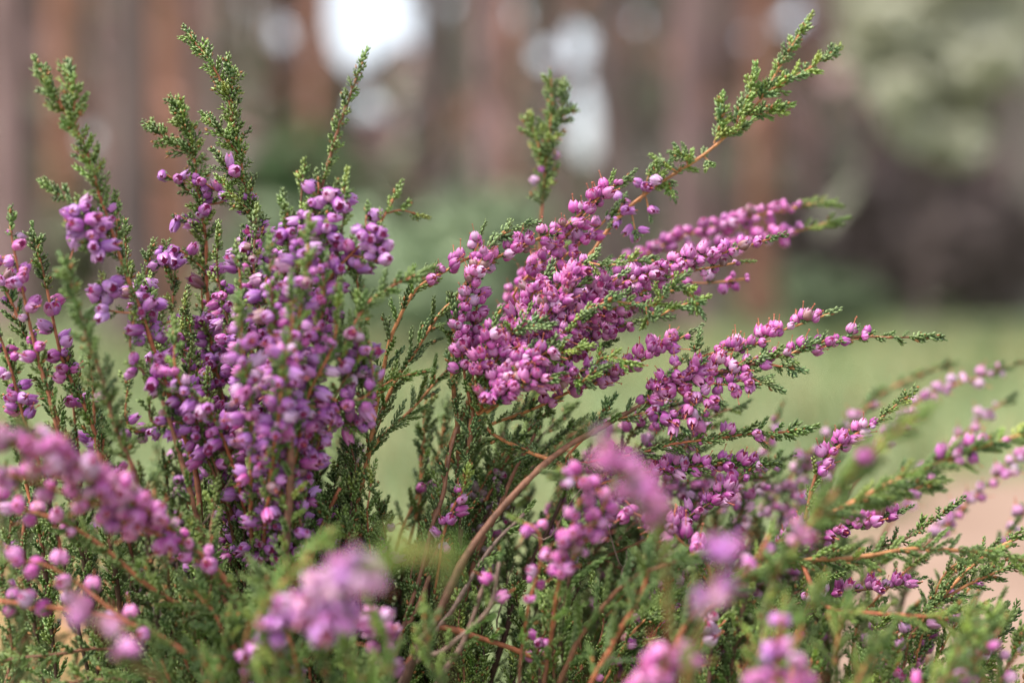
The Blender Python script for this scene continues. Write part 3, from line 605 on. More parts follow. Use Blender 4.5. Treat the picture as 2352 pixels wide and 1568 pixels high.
for k in range(7):
    x = U(10, 330); y = U(790, 980); dz = U(0, .05)
    spray(edge, [(x + U(20, 90), 1300, dz), (x + U(0, 40), 1110, dz), (x + U(-5, 20), y + 100, dz), (x, y, dz)], (.6, .26), RED, fl=[(.6, .9, 6)], lv=[(.15, .98, 2.2, 6.5)], tip=3, prio=1, **EE)

# ---- dense foliage inside the bush, low down
def filler(pl, n, xr, ytop, dzr, flp=.25, lean=0, lcol=GREEN, fcol=LILAC, prio=2, ybase=1720, gap=2.3, ln=7, loosep=.35):
    for k in range(n):
        x = U(*xr); y = ytop(x) + abs(random.gauss(0, 110)); y = min(y, 1560); dz = U(*dzr); bx = x - lean * U(.6, 1.2) * (ybase - y) / 500
        spray(pl, [(bx, ybase, dz), (bx + (x - bx) * .35 + U(-25, 25), y + (ybase - y) * .6, dz + U(-.01, .01)), (x + U(-20, 20), y + (ybase - y) * .25, dz + U(-.01, .01)), (x, y, dz)], (.45, .24), random.choice([RED, BROWN, BROWN, DARK]), wob=.0035, fl=[(.55, .95, 3.0)] if random.random() < flp else None,
              lv=[(.08, .98, gap, ln)], tip=3, prio=prio, lcol=lcol, fcol=fcol, fset='mix', fbias=(-.1, .4), loose=random.random() < loosep)
filler(left, 40, (330, 830), lambda x: 960, (-.01, .09), .30)
filler(left, 22, (420, 820), lambda x: 1120, (-.03, .05), .30, lcol=GREEN + LIME)
filler(edge, 22, (-60, 420), lambda x: 1080, (.02, .10), .12)

# ---- foreground spray at the left, leaning out of the frame
CC = dict(fcol=PINK[:5] + PALE[2:], fset='ball', fbias=(.45, .2), fscale=1.2)
spray(cfor, [(640, 1560, -.035), (535, 1360, -.036), (430, 1245, -.04), (330, 1170, -.052), (220, 1110, -.066), (110, 1055, -.078), (0, 1005, -.088), (-90, 960, -.095)], (.9, .4), RED, fl=[(.30, 1, 1.25)], lv=[(.05, .95, 3.0, 6)], tip=3, **CC)
spray(cfor, [(360, 1190, -.05), (260, 1115, -.07), (150, 1050, -.085), (60, 985, -.095)], (.4, .3), RED, root=False, fl=[(.1, 1, 1.3)], tip=2, **CC)
spray(cfor, [(420, 1250, -.042), (330, 1215, -.05), (230, 1160, -.06), (110, 1120, -.07), (0, 1080, -.078)], (.4, .3), RED, root=False, fl=[(.05, 1, 1.7)], tip=2, fcol=PINK, fset='ball', fbias=(-.3, .2), fscale=1.2)
spray(cfor, [(560, 1500, -.03), (430, 1400, -.03), (340, 1340, -.036), (240, 1260, -.04), (130, 1195, -.044), (0, 1155, -.05), (-80, 1130, -.05)], (.8, .4), RED, fl=[(.66, 1, 2.4)], lv=[(.05, .7, 2.2, 7)], tip=2, **CC)
spray(cfor, [(620, 1600, -.04), (440, 1500, -.05), (330, 1440, -.05), (200, 1400, -.05), (60, 1385, -.05), (-60, 1370, -.05)], (.8, .4), RED, fl=[(.45, 1, 2.6)], lv=[(.05, .5, 2.4, 7)], tip=2, **CC)
spray(cfor, [(300, 1430, -.05), (180, 1340, -.05), (90, 1290, -.05), (20, 1290, -.05)], (.4, .3), RED, root=False, fl=[(.35, 1, 2.6)], tip=1, **CC)
spray(cfor, [(420, 1650, -.10), (300, 1520, -.115), (230, 1440, -.125), (180, 1360, -.13)], (.6, .35), BROWN, fl=[(.5, 1, 2.4)], lv=[(.05, .5, 3, 6)], tip=1, **CC)
spray(cfor, [(500, 1640, .0), (380, 1540, -.01), (250, 1490, -.02), (120, 1500, -.028), (-20, 1520, -.03)], (.7, .3), BROWN, lv=[(.1, 1, 2.4, 6.5)], tip=3)
spray(cfor, [(520, 1660, -.02), (400, 1570, -.03), (250, 1560, -.03), (80, 1580, -.035)], (.7, .3), BROWN, lv=[(.1, 1, 2.4, 7.5)], tip=3)
for k in range(16):
    x = U(300, 640); y = U(1300, 1480); dz = U(-.06, -.005)
    spray(cfor, [(x + U(0, 120), 1700, dz), (x + U(0, 60), y + 120, dz), (x - U(0, 40), y, dz)], (.6, .28), RED, lv=[(.1, .98, 2.2, 8)], tip=3, prio=1, loose=random.random() < .3)

# ---- middle: feathery stems
MM = dict(lcol=GREEN + GREY, fcol=PINK, fset='ball')
spray(mid, [(800, 1400, .012), (815, 1180, .008), (850, 1010, .004), (872, 890, .002), (900, 770, .0), (950, 672, .0), (1000, 635, .0), (1050, 607, .0), (1092, 585, .0), (1105, 548, .0)], (1.0, .35), ORANGE, fl=[(.835, 1, 1.2)], lv=[(.36, .85, 2.8, 9.5)], tip=1, fbias=(.9, .3), **MM)
spray(mid, [(838, 1085, .006), (850, 1020, .006), (880, 930, .008), (915, 860, .008), (960, 790, .008), (1008, 722, .01), (1040, 690, .01)], (.8, .35), ORANGE, root=False, lv=[(.2, .98, 2.9, 10)], tip=2, **MM)
spray(mid, [(838, 1060, .006), (872, 1010, .002), (930, 950, .008), (985, 885, .012), (1035, 840, .014)], (.6, .3), ORANGE, root=False, lv=[(.1, .98, 2.9, 9)], tip=2, **MM)
spray(mid, [(838, 940, -.004), (880, 885, -.006), (920, 862, -.006), (955, 852, -.006)], (.3, .25), ORANGE, root=False, lv=[(.1, .9, 2.0, 4.5)], tip=2, lcol=LIME)
spray(mid, [(790, 830, -.03), (830, 720, -.03), (890, 665, -.03), (960, 632, -.03)], (.4, .3), RED, root=False, lv=[(.1, .98, 1.8, 6)], fl=[(.3, .6, 5)], tip=2, lcol=GREEN, fcol=PALE, fset='lilac', fbias=(-.3, .3))
for k in range(4):
    x = U(930, 1050); y = U(860, 980); dz = U(.03, .06)
    spray(mid, [(x - U(60, 120), 1330, dz), (x - U(20, 60), 1130, dz), (x - 20, y + 90, dz), (x, y, dz)], (.6, .26), ORANGE, lv=[(.3, .98, 2.3, 7)], fl=[(.55, .75, 5)] if k % 3 == 0 else None, tip=2, prio=1, **MM)
filler(mid, 24, (720, 990), lambda x: 1150, (.0, .08), .25, lean=30)
filler(mid, 10, (700, 860), lambda x: 1080, (-.02, .02), .4, lcol=GREEN + LIME)

# ---- long arching stem with the forked tip
AA = dict(lcol=GREY + LIME, fcol=PINK, fset='ball')
spray(arch, [(985, 1320, .01), (1020, 1080, .01), (1075, 910, .012), (1150, 800, .014), (1240, 690, .016), (1340, 600, .018), (1420, 500, .02), (1500, 435, .02), (1600, 370, .02), (1680, 295, .02), (1745, 225, .02), (1790, 155, .02), (1822, 100, .02), (1850, 52, .02)], (.95, .32), ORANGE, lv=[(.87, .985, 1.2, 4.6)], tip=3, tiplen=4.5, thick=1.1, **AA)
spray(arch, [(1752, 218, .02), (1800, 190, .018), (1855, 160, .018), (1908, 122, .018)], (.32, .22), ORANGE, root=False, lv=[(.05, .98, 1.3, 4.6)], tip=3, tiplen=4.5, thick=1.1, **AA)
for (x, y, tx, ty) in ((1690, 280, 1728, 170), (1640, 330, 1660, 235), (1710, 262, 1795, 248), (1660, 312, 1712, 288), (1600, 370, 1560, 360), (1560, 395, 1512, 372), (1615, 360, 1625, 380), (1530, 415, 1545, 440), (1575, 385, 1560, 352), (1500, 430, 1510, 395)):
    L_ = math.hypot(tx - x, ty - y)
    spray(arch, [(x, y, .02), ((x + tx) / 2 + 6, (y + ty) / 2 + 4, .019), (tx, ty, .018)], (.28, .2), ORANGE, root=False, lv=[(.1, .95, 1.3 if L_ > 60 else 1.7, 4.2)], tip=2, tiplen=4.2, thick=1.1, **AA)
for (x, y, tx, ty) in ((1440, 485, 1412, 505), (1470, 460, 1492, 405), (1480, 450, 1490, 490), (1450, 480, 1458, 528), (1410, 515, 1425, 470)):
    spray(arch, [(x, y, .02), (tx, ty, .018)], (.25, .2), ORANGE, root=False, fl=[(.6, 1.1, 1.4)], tip=1, tiplen=3.5, fcol=LILAC, fset='lilac', fbias=(-.2, .3), lcol=GREY)
# upright lone sprig
spray(arch, [(1230, 900, .055), (1240, 640, .055), (1245, 480, .05), (1252, 400, .048), (1262, 300, .046), (1266, 230, .046), (1262, 178, .046)], (.6, .3), RED, fl=[(.66, .80, 3.2)], lv=[(.60, .985, 1.05, 5.2)], thick=1.12, tip=5, tipbrown=True, loose=True, tiplen=4, lcol=GREEN + LIME, fcol=PALE + LILAC, fset='mix', fbias=(0, .3))
spray(arch, [(1262, 300, .046), (1290, 260, .046), (1296, 200, .046)], (.28, .2), RED, root=False, lv=[(.1, .98, .95, 5)], thick=1.1, tip=2, loose=True, lcol=LIME + GREEN, tiplen=4)
spray(arch, [(1255, 380, .046), (1225, 310, .046), (1222, 275, .046)], (.28, .2), RED, root=False, lv=[(.1, .98, .95, 5)], thick=1.1, tip=2, loose=True, lcol=LIME + GREEN, tiplen=4)
# upper row of racemes
DD = dict(fcol=PINK, fset='ball', fbias=(.65, .45), lcol=GREEN + GREY)
spray(arch, [(1050, 1150, .01), (1045, 960, .008), (1040, 800, .006), (1050, 690, .004), (1100, 620, .004), (1190, 565, .006), (1290, 520, .008), (1370, 455, .01), (1432, 410, .01)], (.8, .3), ORANGE, fl=[(.60, .99, 1.25)], lv=[(.2, .6, 2.4, 5.5)], tip=3, **DD)
spray(arch, [(1060, 760, .0), (1075, 680, -.002), (1092, 620, -.004), (1120, 575, -.004)], (.4, .28), ORANGE, root=False, fl=[(.3, 1, 1.2)], lv=[(.0, .3, 2, 4)], tip=1, **DD)
spray(arch, [(1100, 620, .004), (1130, 560, .004), (1165, 535, .002), (1210, 522, .002)], (.3, .24), ORANGE, root=False, lv=[(.35, .98, 1.8, 4.5)], tip=2, lcol=GREY, tiplen=5)
spray(arch, [(1150, 800, .02), (1170, 690, .03), (1230, 620, .034), (1290, 570, .034)], (.4, .28), ORANGE, root=False, fl=[(.25, 1, 1.25)], tip=1, **DD)
spray(arch, [(1180, 680, .012), (1260, 590, .012), (1330, 510, .012), (1395, 430, .012)], (.4, .28), ORANGE, root=False, fl=[(.3, 1, 1.3)], tip=1, **DD)
spray(arch, [(1240, 640, .014), (1330, 560, .014), (1400, 490, .014)], (.35, .26), ORANGE, root=False, fl=[(.2, 1, 1.5)], tip=2, **DD)

# ---- dense bright pink spikes leaning right
spray(dens, [(1070, 1100, .0), (1090, 920, .0), (1170, 800, .0), (1300, 700, .002), (1450, 640, .006), (1580, 600, .008), (1690, 568, .01), (1770, 545, .01)], (.8, .3), ORANGE, fl=[(.38, .98, .9)], lv=[(.1, .4, 3, 6)], tip=2, **DD)
spray(dens, [(1300, 760, .004), (1420, 700, .008), (1560, 630, .012), (1700, 600, .014)], (.5, .28), ORANGE, root=False, fl=[(.15, 1, 1.5)], lv=[(.1, .6, 4, 6)], tip=1, **DD)
spray(dens, [(1090, 1050, .03), (1200, 800, .045), (1380, 640, .055), (1520, 565, .058), (1680, 515, .058), (1800, 485, .056), (1868, 468, .056), (1900, 470, .054)], (.7, .3), ORANGE, fl=[(.45, .95, .85)], lv=[(.93, 1, 1.6, 5)], tip=3, lcol=LIME, fcol=PINK, fset='ball', fbias=(.6, .3), tiplen=6)
spray(dens, [(1560, 580, .056), (1700, 560, .056), (1820, 535, .056), (1915, 508, .056)], (.4, .28), ORANGE, root=False, fl=[(.1, .82, 1.05)], lv=[(.82, 1, 1.6, 5)], tip=3, lcol=LIME, fcol=PINK, fset='ball', tiplen=6)
spray(dens, [(1380, 680, .03), (1480, 640, .03), (1600, 650, .032), (1720, 640, .034)], (.4, .28), ORANGE, root=False, fl=[(.2, 1, 1.9)], tip=0, fcol=PINK[:2], fset='ball', fbias=(-.3, .3))
for (tx, ty, dz, L_) in ((1345, 598, -.006, 1), (1250, 640, -.004, 1), (1200, 735, -.008, 1), (1130, 745, -.012, 1), (1270, 800, -.014, 1), (1330, 745, -.01, 1), (1405, 690, -.006, 1), (1420, 640, -.004, 0), (1290, 700, -.006, 1), (1180, 880, -.014, 1), (1260, 870, -.016, 1), (1360, 845, -.01, 1), (1450, 740, .006, 1), (1230, 690, .012, 0), (1500, 690, .016, 0), (1380, 610, .02, 0), (1380, 790, .006, 1), (1100, 660, .004, 0), (1045, 720, -.004, 1), (1330, 655, -.008, 1), (1215, 810, -.014, 1)):
    dx = tx - 1090; dy = ty - 960
    spray(dens, [(1085 + dx * .12, 960 + dy * .12, dz * .4), (1090 + dx * .45 - 8, 960 + dy * .5 - 10, dz), (1090 + dx * .8, 960 + dy * .84 - 6, dz), (tx, ty, dz)], (.5, .26), random.choice([ORANGE, RED]), root=False, fl=[(.44, .99, .85)], lv=[(.15, .55, 3.0, 5)], tip=1 + L_, tiplen=5 + 2 * L_, fcol=PINK, fset=random.choice(['ball', 'open', 'open', 'ball']), fbias=(.4, .6), lcol=GREEN + GREY)
for (x, y, tx, ty) in ((1400, 605, 1480, 590), (1180, 760, 1245, 745), (1320, 740, 1400, 690), (1260, 820, 1330, 800), (1330, 880, 1370, 850), (1500, 700, 1560, 640), (1490, 740, 1600, 690), (1380, 820, 1440, 830), (1570, 660, 1600, 700)):
    spray(dens, [(x, y, -.012), ((x + tx) / 2, (y + ty) / 2 - 4, -.014), (tx, ty, -.014)], (.26, .2), ORANGE, root=False, lv=[(.1, .95, 2.2, 5)], tip=2, tiplen=5, lcol=GREY + LIME)
for k in range(14):      # leafy stems below the flower spikes
    x = U(1060, 1420); y = 920 + abs(random.gauss(0, 50)); dz = U(.012, .06)
    spray(dens, [(1040 + U(-50, 30), 1350, dz), (1060 + (x - 1060) * .3, 1140, dz), (1060 + (x - 1060) * .7, y + 60, dz), (x, y, dz)], (.6, .26), random.choice([BROWN, RED, DARK]), lv=[(.25, .98, 2.0, 6.5)], tip=3, prio=1, lcol=GREEN)

# ---- woody stem carrying flowers to the right
BB = dict(fcol=PINK, fset='ball', fbias=(.75, .4), lcol=GREEN + GREY)
spray(low, [(930, 1580, -.03), (1000, 1430, -.028), (1060, 1300, -.026), (1130, 1200, -.022), (1220, 1100, -.016), (1310, 1020, -.008), (1420, 960, .0), (1520, 905, .0), (1600, 862, .0), (1700, 845, .0), (1800, 818, .0), (1890, 795, .0), (1965, 772, .0), (2060, 775, .0), (2140, 775, .0)], (1.35, .28), BROWN, fl=[(.62, .915, 1.45)], lv=[(.46, .9, 3.6, 6), (.91, .99, 1.8, 4)], tip=4, tiplen=4.5, **BB)
spray(low, [(1480, 925, .0), (1540, 880, .0), (1600, 858, .0), (1660, 830, .0)], (.5, .3), ORANGE, root=False, fl=[(.2, 1, 1.3)], tip=1, **BB)
spray(low, [(1590, 835, .002), (1650, 812, .002), (1720, 795, .002), (1770, 765, .002), (1850, 742, .002), (1905, 722, .002)], (.4, .26), ORANGE, root=False, fl=[(.25, .96, 1.2)], lv=[(.05, .5, 3, 4)], tip=2, tiplen=4, fcol=PINK, fset='ball', fbias=(1.0, .3), lcol=GREY)
spray(low, [(1120, 985, .01), (1230, 940, .008), (1350, 880, .004), (1450, 840, .0), (1530, 790, .0), (1580, 765, .0)], (.6, .28), ORANGE, root=False, fl=[(.5, 1, 1.15)], lv=[(.05, .5, 2.6, 6)], tip=1, **BB)
spray(low, [(1350, 890, .002), (1440, 840, .0), (1500, 800, -.002), (1545, 770, -.002)], (.4, .28), ORANGE, root=False, fl=[(.2, 1, 1.4)], tip=0, **BB)
for (x, y, tx, ty) in ((1500, 915, 1560, 835), (1500, 900, 1530, 870), (1560, 890, 1640, 920), (1600, 870, 1700, 890), (1540, 890, 1590, 930), (1500, 930, 1560, 980), (1540, 950, 1620, 960), (1480, 900, 1510, 960), (1650, 860, 1720, 880), (1590, 860, 1610, 840)):
    spray(low, [(x, y, 0), ((x + tx) / 2, (y + ty) / 2, -.003), (tx, ty, -.005)], (.3, .22), RED, root=False, fl=[(.3, 1.05, 1.3)], tip=1, tiplen=4, fcol=PINK[:2] + PINK, fset=random.choice(['ball', 'open']), fbias=(0, .7), lcol=GREY)
for (x, y, tx, ty) in ((1570, 880, 1600, 790), (1640, 860, 1740, 820), (1690, 850, 1770, 882), (1800, 818, 1850, 790), (1760, 830, 1820, 845), (1350, 1000, 1400, 930), (1420, 960, 1500, 940)):
    spray(low, [(x, y, 0), ((x + tx) / 2, (y + ty) / 2, -.001), (tx, ty, -.002)], (.25, .2), ORANGE, root=False, lv=[(.3, .95, 2.4, 4.5)], tip=2, tiplen=5, lcol=GREY)
GG = dict(fcol=PINK, fset='mix', fbias=(.5, .4), lcol=GREEN)
spray(low, [(1300, 1060, .004), (1420, 1050, .0), (1560, 1015, -.002), (1700, 1000, -.002), (1800, 998, -.002), (1850, 990, -.002)], (.45, .26), RED, root=False, fl=[(.62, .9, 5.5)], lv=[(.1, .98, 2.3, 6.5)], tip=4, tiplen=5, **GG)
spray(low, [(1330, 1120, .006), (1450, 1090, .004), (1580, 1072, .002), (1690, 1065, .002), (1760, 1062, .002)], (.45, .26), RED, root=False, fl=[(.45, .95, 1.0)], lv=[(.05, .98, 2.6, 6)], tip=3, tiplen=5, **GG)
spray(low, [(1500, 1230, .004), (1580, 1190, .002), (1650, 1140, .0), (1705, 1090, .0)], (.4, .26), BROWN, root=False, fl=[(.45, 1, 1.0)], lv=[(.1, .5, 3, 6)], tip=1, **GG)
for k in range(12):
    x = U(1450, 1800); y = U(900, 1080); dz = U(.02, .07)
    spray(low, [(x - 330, 1300, dz), (x - 190, 1150, dz), (x - 80, y + 40, dz), (x, y, dz)], (.5, .26), BROWN, root=False, fl=[(.4, .95, 2.2)], lv=[(.1, .98, 3.0, 6)], tip=2, prio=1, fcol=PINK + PALE, fset='mix', fbias=(.4, .4))
# older bare woody stems in the heart of the bush
for pts, c_ in (([(880, 1640, -.012), (960, 1330, -.008), (1020, 1100, .0), (1050, 960, .01)], BROWN), ([(1000, 1640, .01), (1080, 1330, .01), (1150, 1150, .012), (1230, 1000, .014)], BROWN), ([(900, 1640, -.02), (1040, 1400, -.018), (1130, 1260, -.012), (1200, 1180, -.006)], GREYB),
                ([(850, 1640, -.015), (920, 1480, -.012), (985, 1330, -.008), (1030, 1200, .0)], BROWN), ([(1100, 1640, .02), (1180, 1400, .02), (1260, 1200, .02), (1340, 1050, .02)], DARK), ([(1120, 1475, -.02), (1190, 1500, -.02), (1250, 1520, -.02)], RED),
                ([(980, 1660, -.03), (1060, 1480, -.03), (1110, 1330, -.03)], GREYB), ([(700, 1640, -.02), (560, 1420, -.024), (470, 1310, -.026)], BROWN), ([(720, 1640, .0), (700, 1400, -.005), (730, 1240, -.008), (790, 1120, -.01)], RED), ([(620, 1640, -.02), (500, 1330, -.02), (440, 1130, -.022), (375, 920, -.024)], BROWN)):
    spray(low, pts, (1.0, .5), c_, lv=[(.3, 1, 6, 6)], tip=1, prio=0, root=pts[0][1] > 1600, wob=.002)
for k in range(12):      # bare dead twigs
    x = U(420, 1500); y = U(1060, 1380); dz = U(-.02, .02); dx = U(-70, 90)
    spray(low, [(x, y + 130, dz), (x + dx * .6, y + 50, dz), (x + dx, y, dz - .004)], (.35, .12), GREYB, root=False, tip=0, wob=.003)
for k in range(10):      # withered grey-brown flowers clinging to the old wood
    x = U(1080, 1200); y = U(1080, 1230)
    spray(low, [(x - 10, y + 30, .02), (x, y, .018)], (.25, .2), DARK, root=False, fl=[(.3, 1.1, 1.8)], tip=0, prio=1, fcol=[(.20, .13, .12), (.26, .18, .16)], fset='bud')
filler(low, 36, (980, 1500), lambda x: 1030 + .12 * abs(x - 1200), (.02, .10), .10, lean=60, lcol=GREEN, fcol=PINK)
filler(low, 16, (940, 1300), lambda x: 1330, (-.02, .03), .10, lean=40, lcol=GREEN + LIME, fcol=PINK)

# ---- right: low spreading plant
RR = dict(fcol=PINK + PALE[2:], fset='mix', fbias=(.5, .4))
spray(right, [(1850, 1190, .0), (1875, 1090, .0), (1910, 1040, .0), (1965, 1000, .0), (2010, 972, .0), (2050, 940, .0), (2090, 910, .0)], (.5, .28), RED, root=False, fl=[(.28, .72, 1.2)], lv=[(.72, .98, 1.6, 4.2), (.05, .3, 3, 6)], tip=3, tiplen=4.5, fcol=PINK, fset='mix', fbias=(.7, .3), lcol=GREEN + LIME)
spray(right, [(1700, 1330, .004), (1820, 1240, .002), (1900, 1222, .0), (1980, 1205, .0), (2062, 1178, .0)], (.45, .26), BROWN, root=False, fl=[(.5, 1, .85)], lv=[(.1, .6, 2.4, 5)], tip=1, fcol=PINK, fset='open', fbias=(.9, .4))
spray(right, [(1930, 1300, .003), (2010, 1265, .002), (2085, 1232, .0), (2145, 1190, .0), (2190, 1158, .0)], (.45, .26), BROWN, root=False, lv=[(.1, .98, 1.7, 5)], tip=4, tiplen=4.5, lcol=GREEN)
spray(right, [(1650, 1420, -.01), (1750, 1310, -.018), (1835, 1285, -.02), (1950, 1278, -.022), (2080, 1264, -.024), (2200, 1262, -.024), (2300, 1270, -.024), (2380, 1300, -.024)], (.75, .42), ORANGE, lv=[(.25, .98, 2.3, 8)], tip=2, lcol=GREEN + LIME)
spray(right, [(1835, 1285, -.02), (1862, 1350, -.026), (1910, 1395, -.034), (2010, 1405, -.038), (2130, 1415, -.04), (2260, 1440, -.04)], (.6, .35), RED, root=False, lv=[(.2, .98, 2.2, 8)], tip=3, lcol=GREEN + LIME)
spray(right, [(1950, 1640, -.004), (2040, 1500, -.006), (2130, 1400, -.008), (2210, 1320, -.008), (2290, 1265, -.008), (2370, 1225, -.008)], (.7, .35), ORANGE, lv=[(.05, .98, 2.0, 7)], tip=2, lcol=GREEN)
spray(right, [(2130, 1400, -.008), (2230, 1340, -.008), (2330, 1300, -.01), (2400, 1290, -.01)], (.5, .3), ORANGE, root=False, lv=[(.05, .98, 1.9, 7)], tip=2, lcol=GREEN)
spray(right, [(1750, 1400, .005), (1880, 1370, .004), (1960, 1355, .003), (2040, 1350, .002), (2090, 1338, .002)], (.4, .26), BROWN, root=False, fl=[(.45, 1, 1.4)], lv=[(.05, .5, 2.6, 6)], tip=2, fcol=PINK, fset='open', fbias=(.9, .4))
spray(right, [(1760, 1400, -.07), (1830, 1250, -.085), (1930, 1120, -.095), (2020, 1030, -.10), (2110, 950, -.105)], (.7, .35), RED, fl=[(.30, .42, 3), (.74, .8, 2)], lv=[(.1, .98, 1.1, 7)], tip=3, lcol=GREEN + LIME, **RR)
spray(right, [(1720, 1340, -.03), (1850, 1215, -.038), (1990, 1135, -.042), (2130, 1068, -.044), (2260, 1020, -.044), (2380, 985, -.044)], (.7, .35), ORANGE, fl=[(.70, .9, 2.4)], lv=[(.1, .98, 1.5, 7.5)], tip=3, lcol=GREEN + LIME, **RR)
spray(right, [(1800, 1290, -.03), (1900, 1200, -.036), (2020, 1140, -.036), (2140, 1110, -.036)], (.5, .3), RED, root=False, fl=[(.85, 1, 3)], lv=[(.1, .98, 1.2, 7.5)], tip=3, **RR)
for k in range(12):
    x = U(1650, 1960); y = U(1090, 1250); dz = U(.03, .08)
    spray(right, [(x - 260, 1480, dz), (x - 150, 1330, dz), (x - 60, y + 60, dz), (x, y, dz)], (.5, .26), BROWN, root=False, fl=[(.4, .95, 2.6)], lv=[(.1, .98, 3, 6)], tip=2, prio=1, fcol=PINK + PALE, fset='mix', fbias=(.4, .4))
for k in range(34):
    x = U(1480, 2330); y = 1240 + abs(random.gauss(0, 110)) + .05 * max(0, x - 1900); y = min(1560, y); dz = U(-.02, .07)
    spray(right, [(x - U(150, 330), 1720, dz), (x - U(90, 160), y + 170, dz), (x - U(40, 70), y + 40, dz), (x, y, dz)], (.55, .26), random.choice([RED, BROWN, ORANGE]), fl=[(.5, .95, 3.2)] if k % 3 == 0 else None, lv=[(.1, .98, 2.2, 7)], tip=3, prio=1, lcol=GREEN + LIME, **RR)
filler(right, 26, (1420, 1960), lambda x: 1200, (.03, .11), .15, lean=80, fcol=PINK)

# ---- blurred plant behind, on the right
KK = dict(fcol=PALE + PINK[2:3], fset='ball', fbias=(.4, .3), lcol=GREEN + GREY)
for pts, fl_, lv_ in (([(1900, 1250, .085), (2000, 1060, .085), (2085, 950, .085), (2160, 895, .085), (2260, 862, .085), (2390, 815, .085)], [(.35, .86, 1.7)], [(.82, 1, 1.9, 5)]),
                      ([(1880, 1150, .10), (1990, 940, .10), (2090, 875, .10), (2170, 840, .10)], None, [(.4, 1, 2.0, 5)]),
                      ([(2000, 1320, .09), (2100, 1120, .09), (2190, 1020, .09), (2260, 955, .09), (2310, 920, .09)], [(.3, .95, 1.7)], None),
                      ([(2080, 1330, .07), (2170, 1210, .07), (2240, 1140, .07), (2330, 1060, .07), (2400, 1010, .07)], [(.25, .95, 1.6)], [(.1, 1, 5, 5)]),
                      ([(1800, 1300, .08), (1880, 1120, .08), (1940, 1010, .08), (2010, 910, .08)], [(.3, .95, 2.6)], [(.1, 1, 4, 5)]),
                      ([(1740, 1250, .08), (1800, 1130, .08), (1850, 1050, .08), (1920, 990, .08)], [(.2, .95, 2.2)], [(.1, 1, 5, 5)]),
                      ([(1640, 1250, .07), (1700, 1120, .07), (1760, 1030, .07), (1790, 950, .07)], [(.2, .95, 2.2)], [(.1, 1, 4, 5)]),
                      ([(2200, 1480, .06), (2260, 1330, .06), (2330, 1200, .06), (2400, 1120, .06)], [(.5, .95, 3)], [(.1, 1, 3, 6)])):
    spray(back, pts, (.6, .28), RED, fl=fl_, lv=lv_, tip=2, **KK)
for k in range(10):
    x = U(1600, 1960); y = U(1000, 1180); dz = U(.06, .10)
    spray(back, [(x - 120, 1420, dz), (x - 60, y + 130, dz), (x, y, dz)], (.5, .26), BROWN, fl=[(.4, .95, 2.6)], lv=[(.1, .98, 3, 6)], tip=2, prio=1, **KK)

# ---- foreground, middle
FF = dict(fcol=PINK, fset='ball', fbias=(.3, .4), lcol=GREEN + LIME)
spray(fmid, [(1520, 1640, -.10), (1530, 1330, -.12), (1500, 1170, -.138), (1440, 1080, -.148), (1375, 1010, -.152)], (.6, .35), RED, fl=[(.70, 1, 2.0)], lv=[(.3, .9, 4, 6)], tip=1, fscale=1.1, **FF)
spray(fmid, [(1500, 1170, -.138), (1470, 1110, -.132), (1420, 1060, -.128)], (.4, .3), RED, root=False, fl=[(.2, 1, 1.6)], tip=1, **FF)
spray(fmid, [(1510, 1190, -.135), (1490, 1130, -.14), (1480, 1090, -.145)], (.4, .3), RED, root=False, fl=[(.2, 1, 1.8)], tip=0, **FF)
spray(fmid, [(1250, 1600, -.03), (1290, 1300, -.045), (1330, 1170, -.05), (1350, 1110, -.052), (1290, 1090, -.055)], (.6, .3), RED, fl=[(.52, 1, 1.3)], lv=[(.1, .5, 4, 6)], tip=2, fscale=1.1, **FF)
spray(fmid, [(1300, 1300, -.045), (1360, 1210, -.05), (1400, 1130, -.055)], (.4, .28), RED, root=False, fl=[(.3, 1, 1.7)], tip=1, **FF)
spray(fmid, [(930, 1600, -.03), (1020, 1490, -.034), (1100, 1420, -.036), (1135, 1375, -.038), (1150, 1290, -.038)], (.9, .4), GREYB, fl=[(.78, 1.0, 3.2)], lv=[(.2, .75, 6, 6)], tip=1, **FF)
spray(fmid, [(1190, 1560, -.03), (1215, 1390, -.036), (1240, 1300, -.04), (1235, 1220, -.042), (1200, 1200, -.042)], (.5, .3), RED, fl=[(.5, 1, 2.4)], lv=[(.1, .5, 5, 6)], tip=1, **FF)
spray(fmid, [(1000, 1500, -.004), (1010, 1280, -.008), (1030, 1190, -.01), (1060, 1130, -.012), (1072, 1090, -.014)], (.5, .28), RED, fl=[(.55, .9, 1.9)], lv=[(.9, 1, 1.8, 4)], tip=2, lcol=LIME, fcol=PINK + PALE[2:], fset='mix', tiplen=4)
# coarse leaf shoots in front
for pts, c_ in (([(1270, 1680, -.03), (1310, 1500, -.034), (1385, 1390, -.038), (1460, 1325, -.042), (1560, 1290, -.05)], BROWN), ([(1330, 1680, -.045), (1400, 1480, -.05), (1470, 1370, -.052), (1500, 1270, -.055)], RED), ([(1300, 1660, -.02), (1290, 1450, -.025), (1310, 1300, -.03), (1320, 1220, -.03)], DARK),
                ([(1480, 1700, -.05), (1540, 1520, -.055), (1610, 1400, -.06), (1720, 1330, -.065)], RED), ([(1400, 1700, -.01), (1420, 1530, -.012), (1470, 1440, -.014), (1540, 1380, -.016)], BROWN)):
    spray(fmid, pts, (.8, .4), c_, lv=[(.3, .98, 3.0, 12.5)], tip=3, tiplen=10, lcol=GREEN + GREY[2:])
spray(fmid, [(1240, 1560, -.01), (1248, 1400, -.014), (1250, 1290, -.016)], (.5, .3), BROWN, lv=[(.1, 1, 2.2, 6)], tip=3)
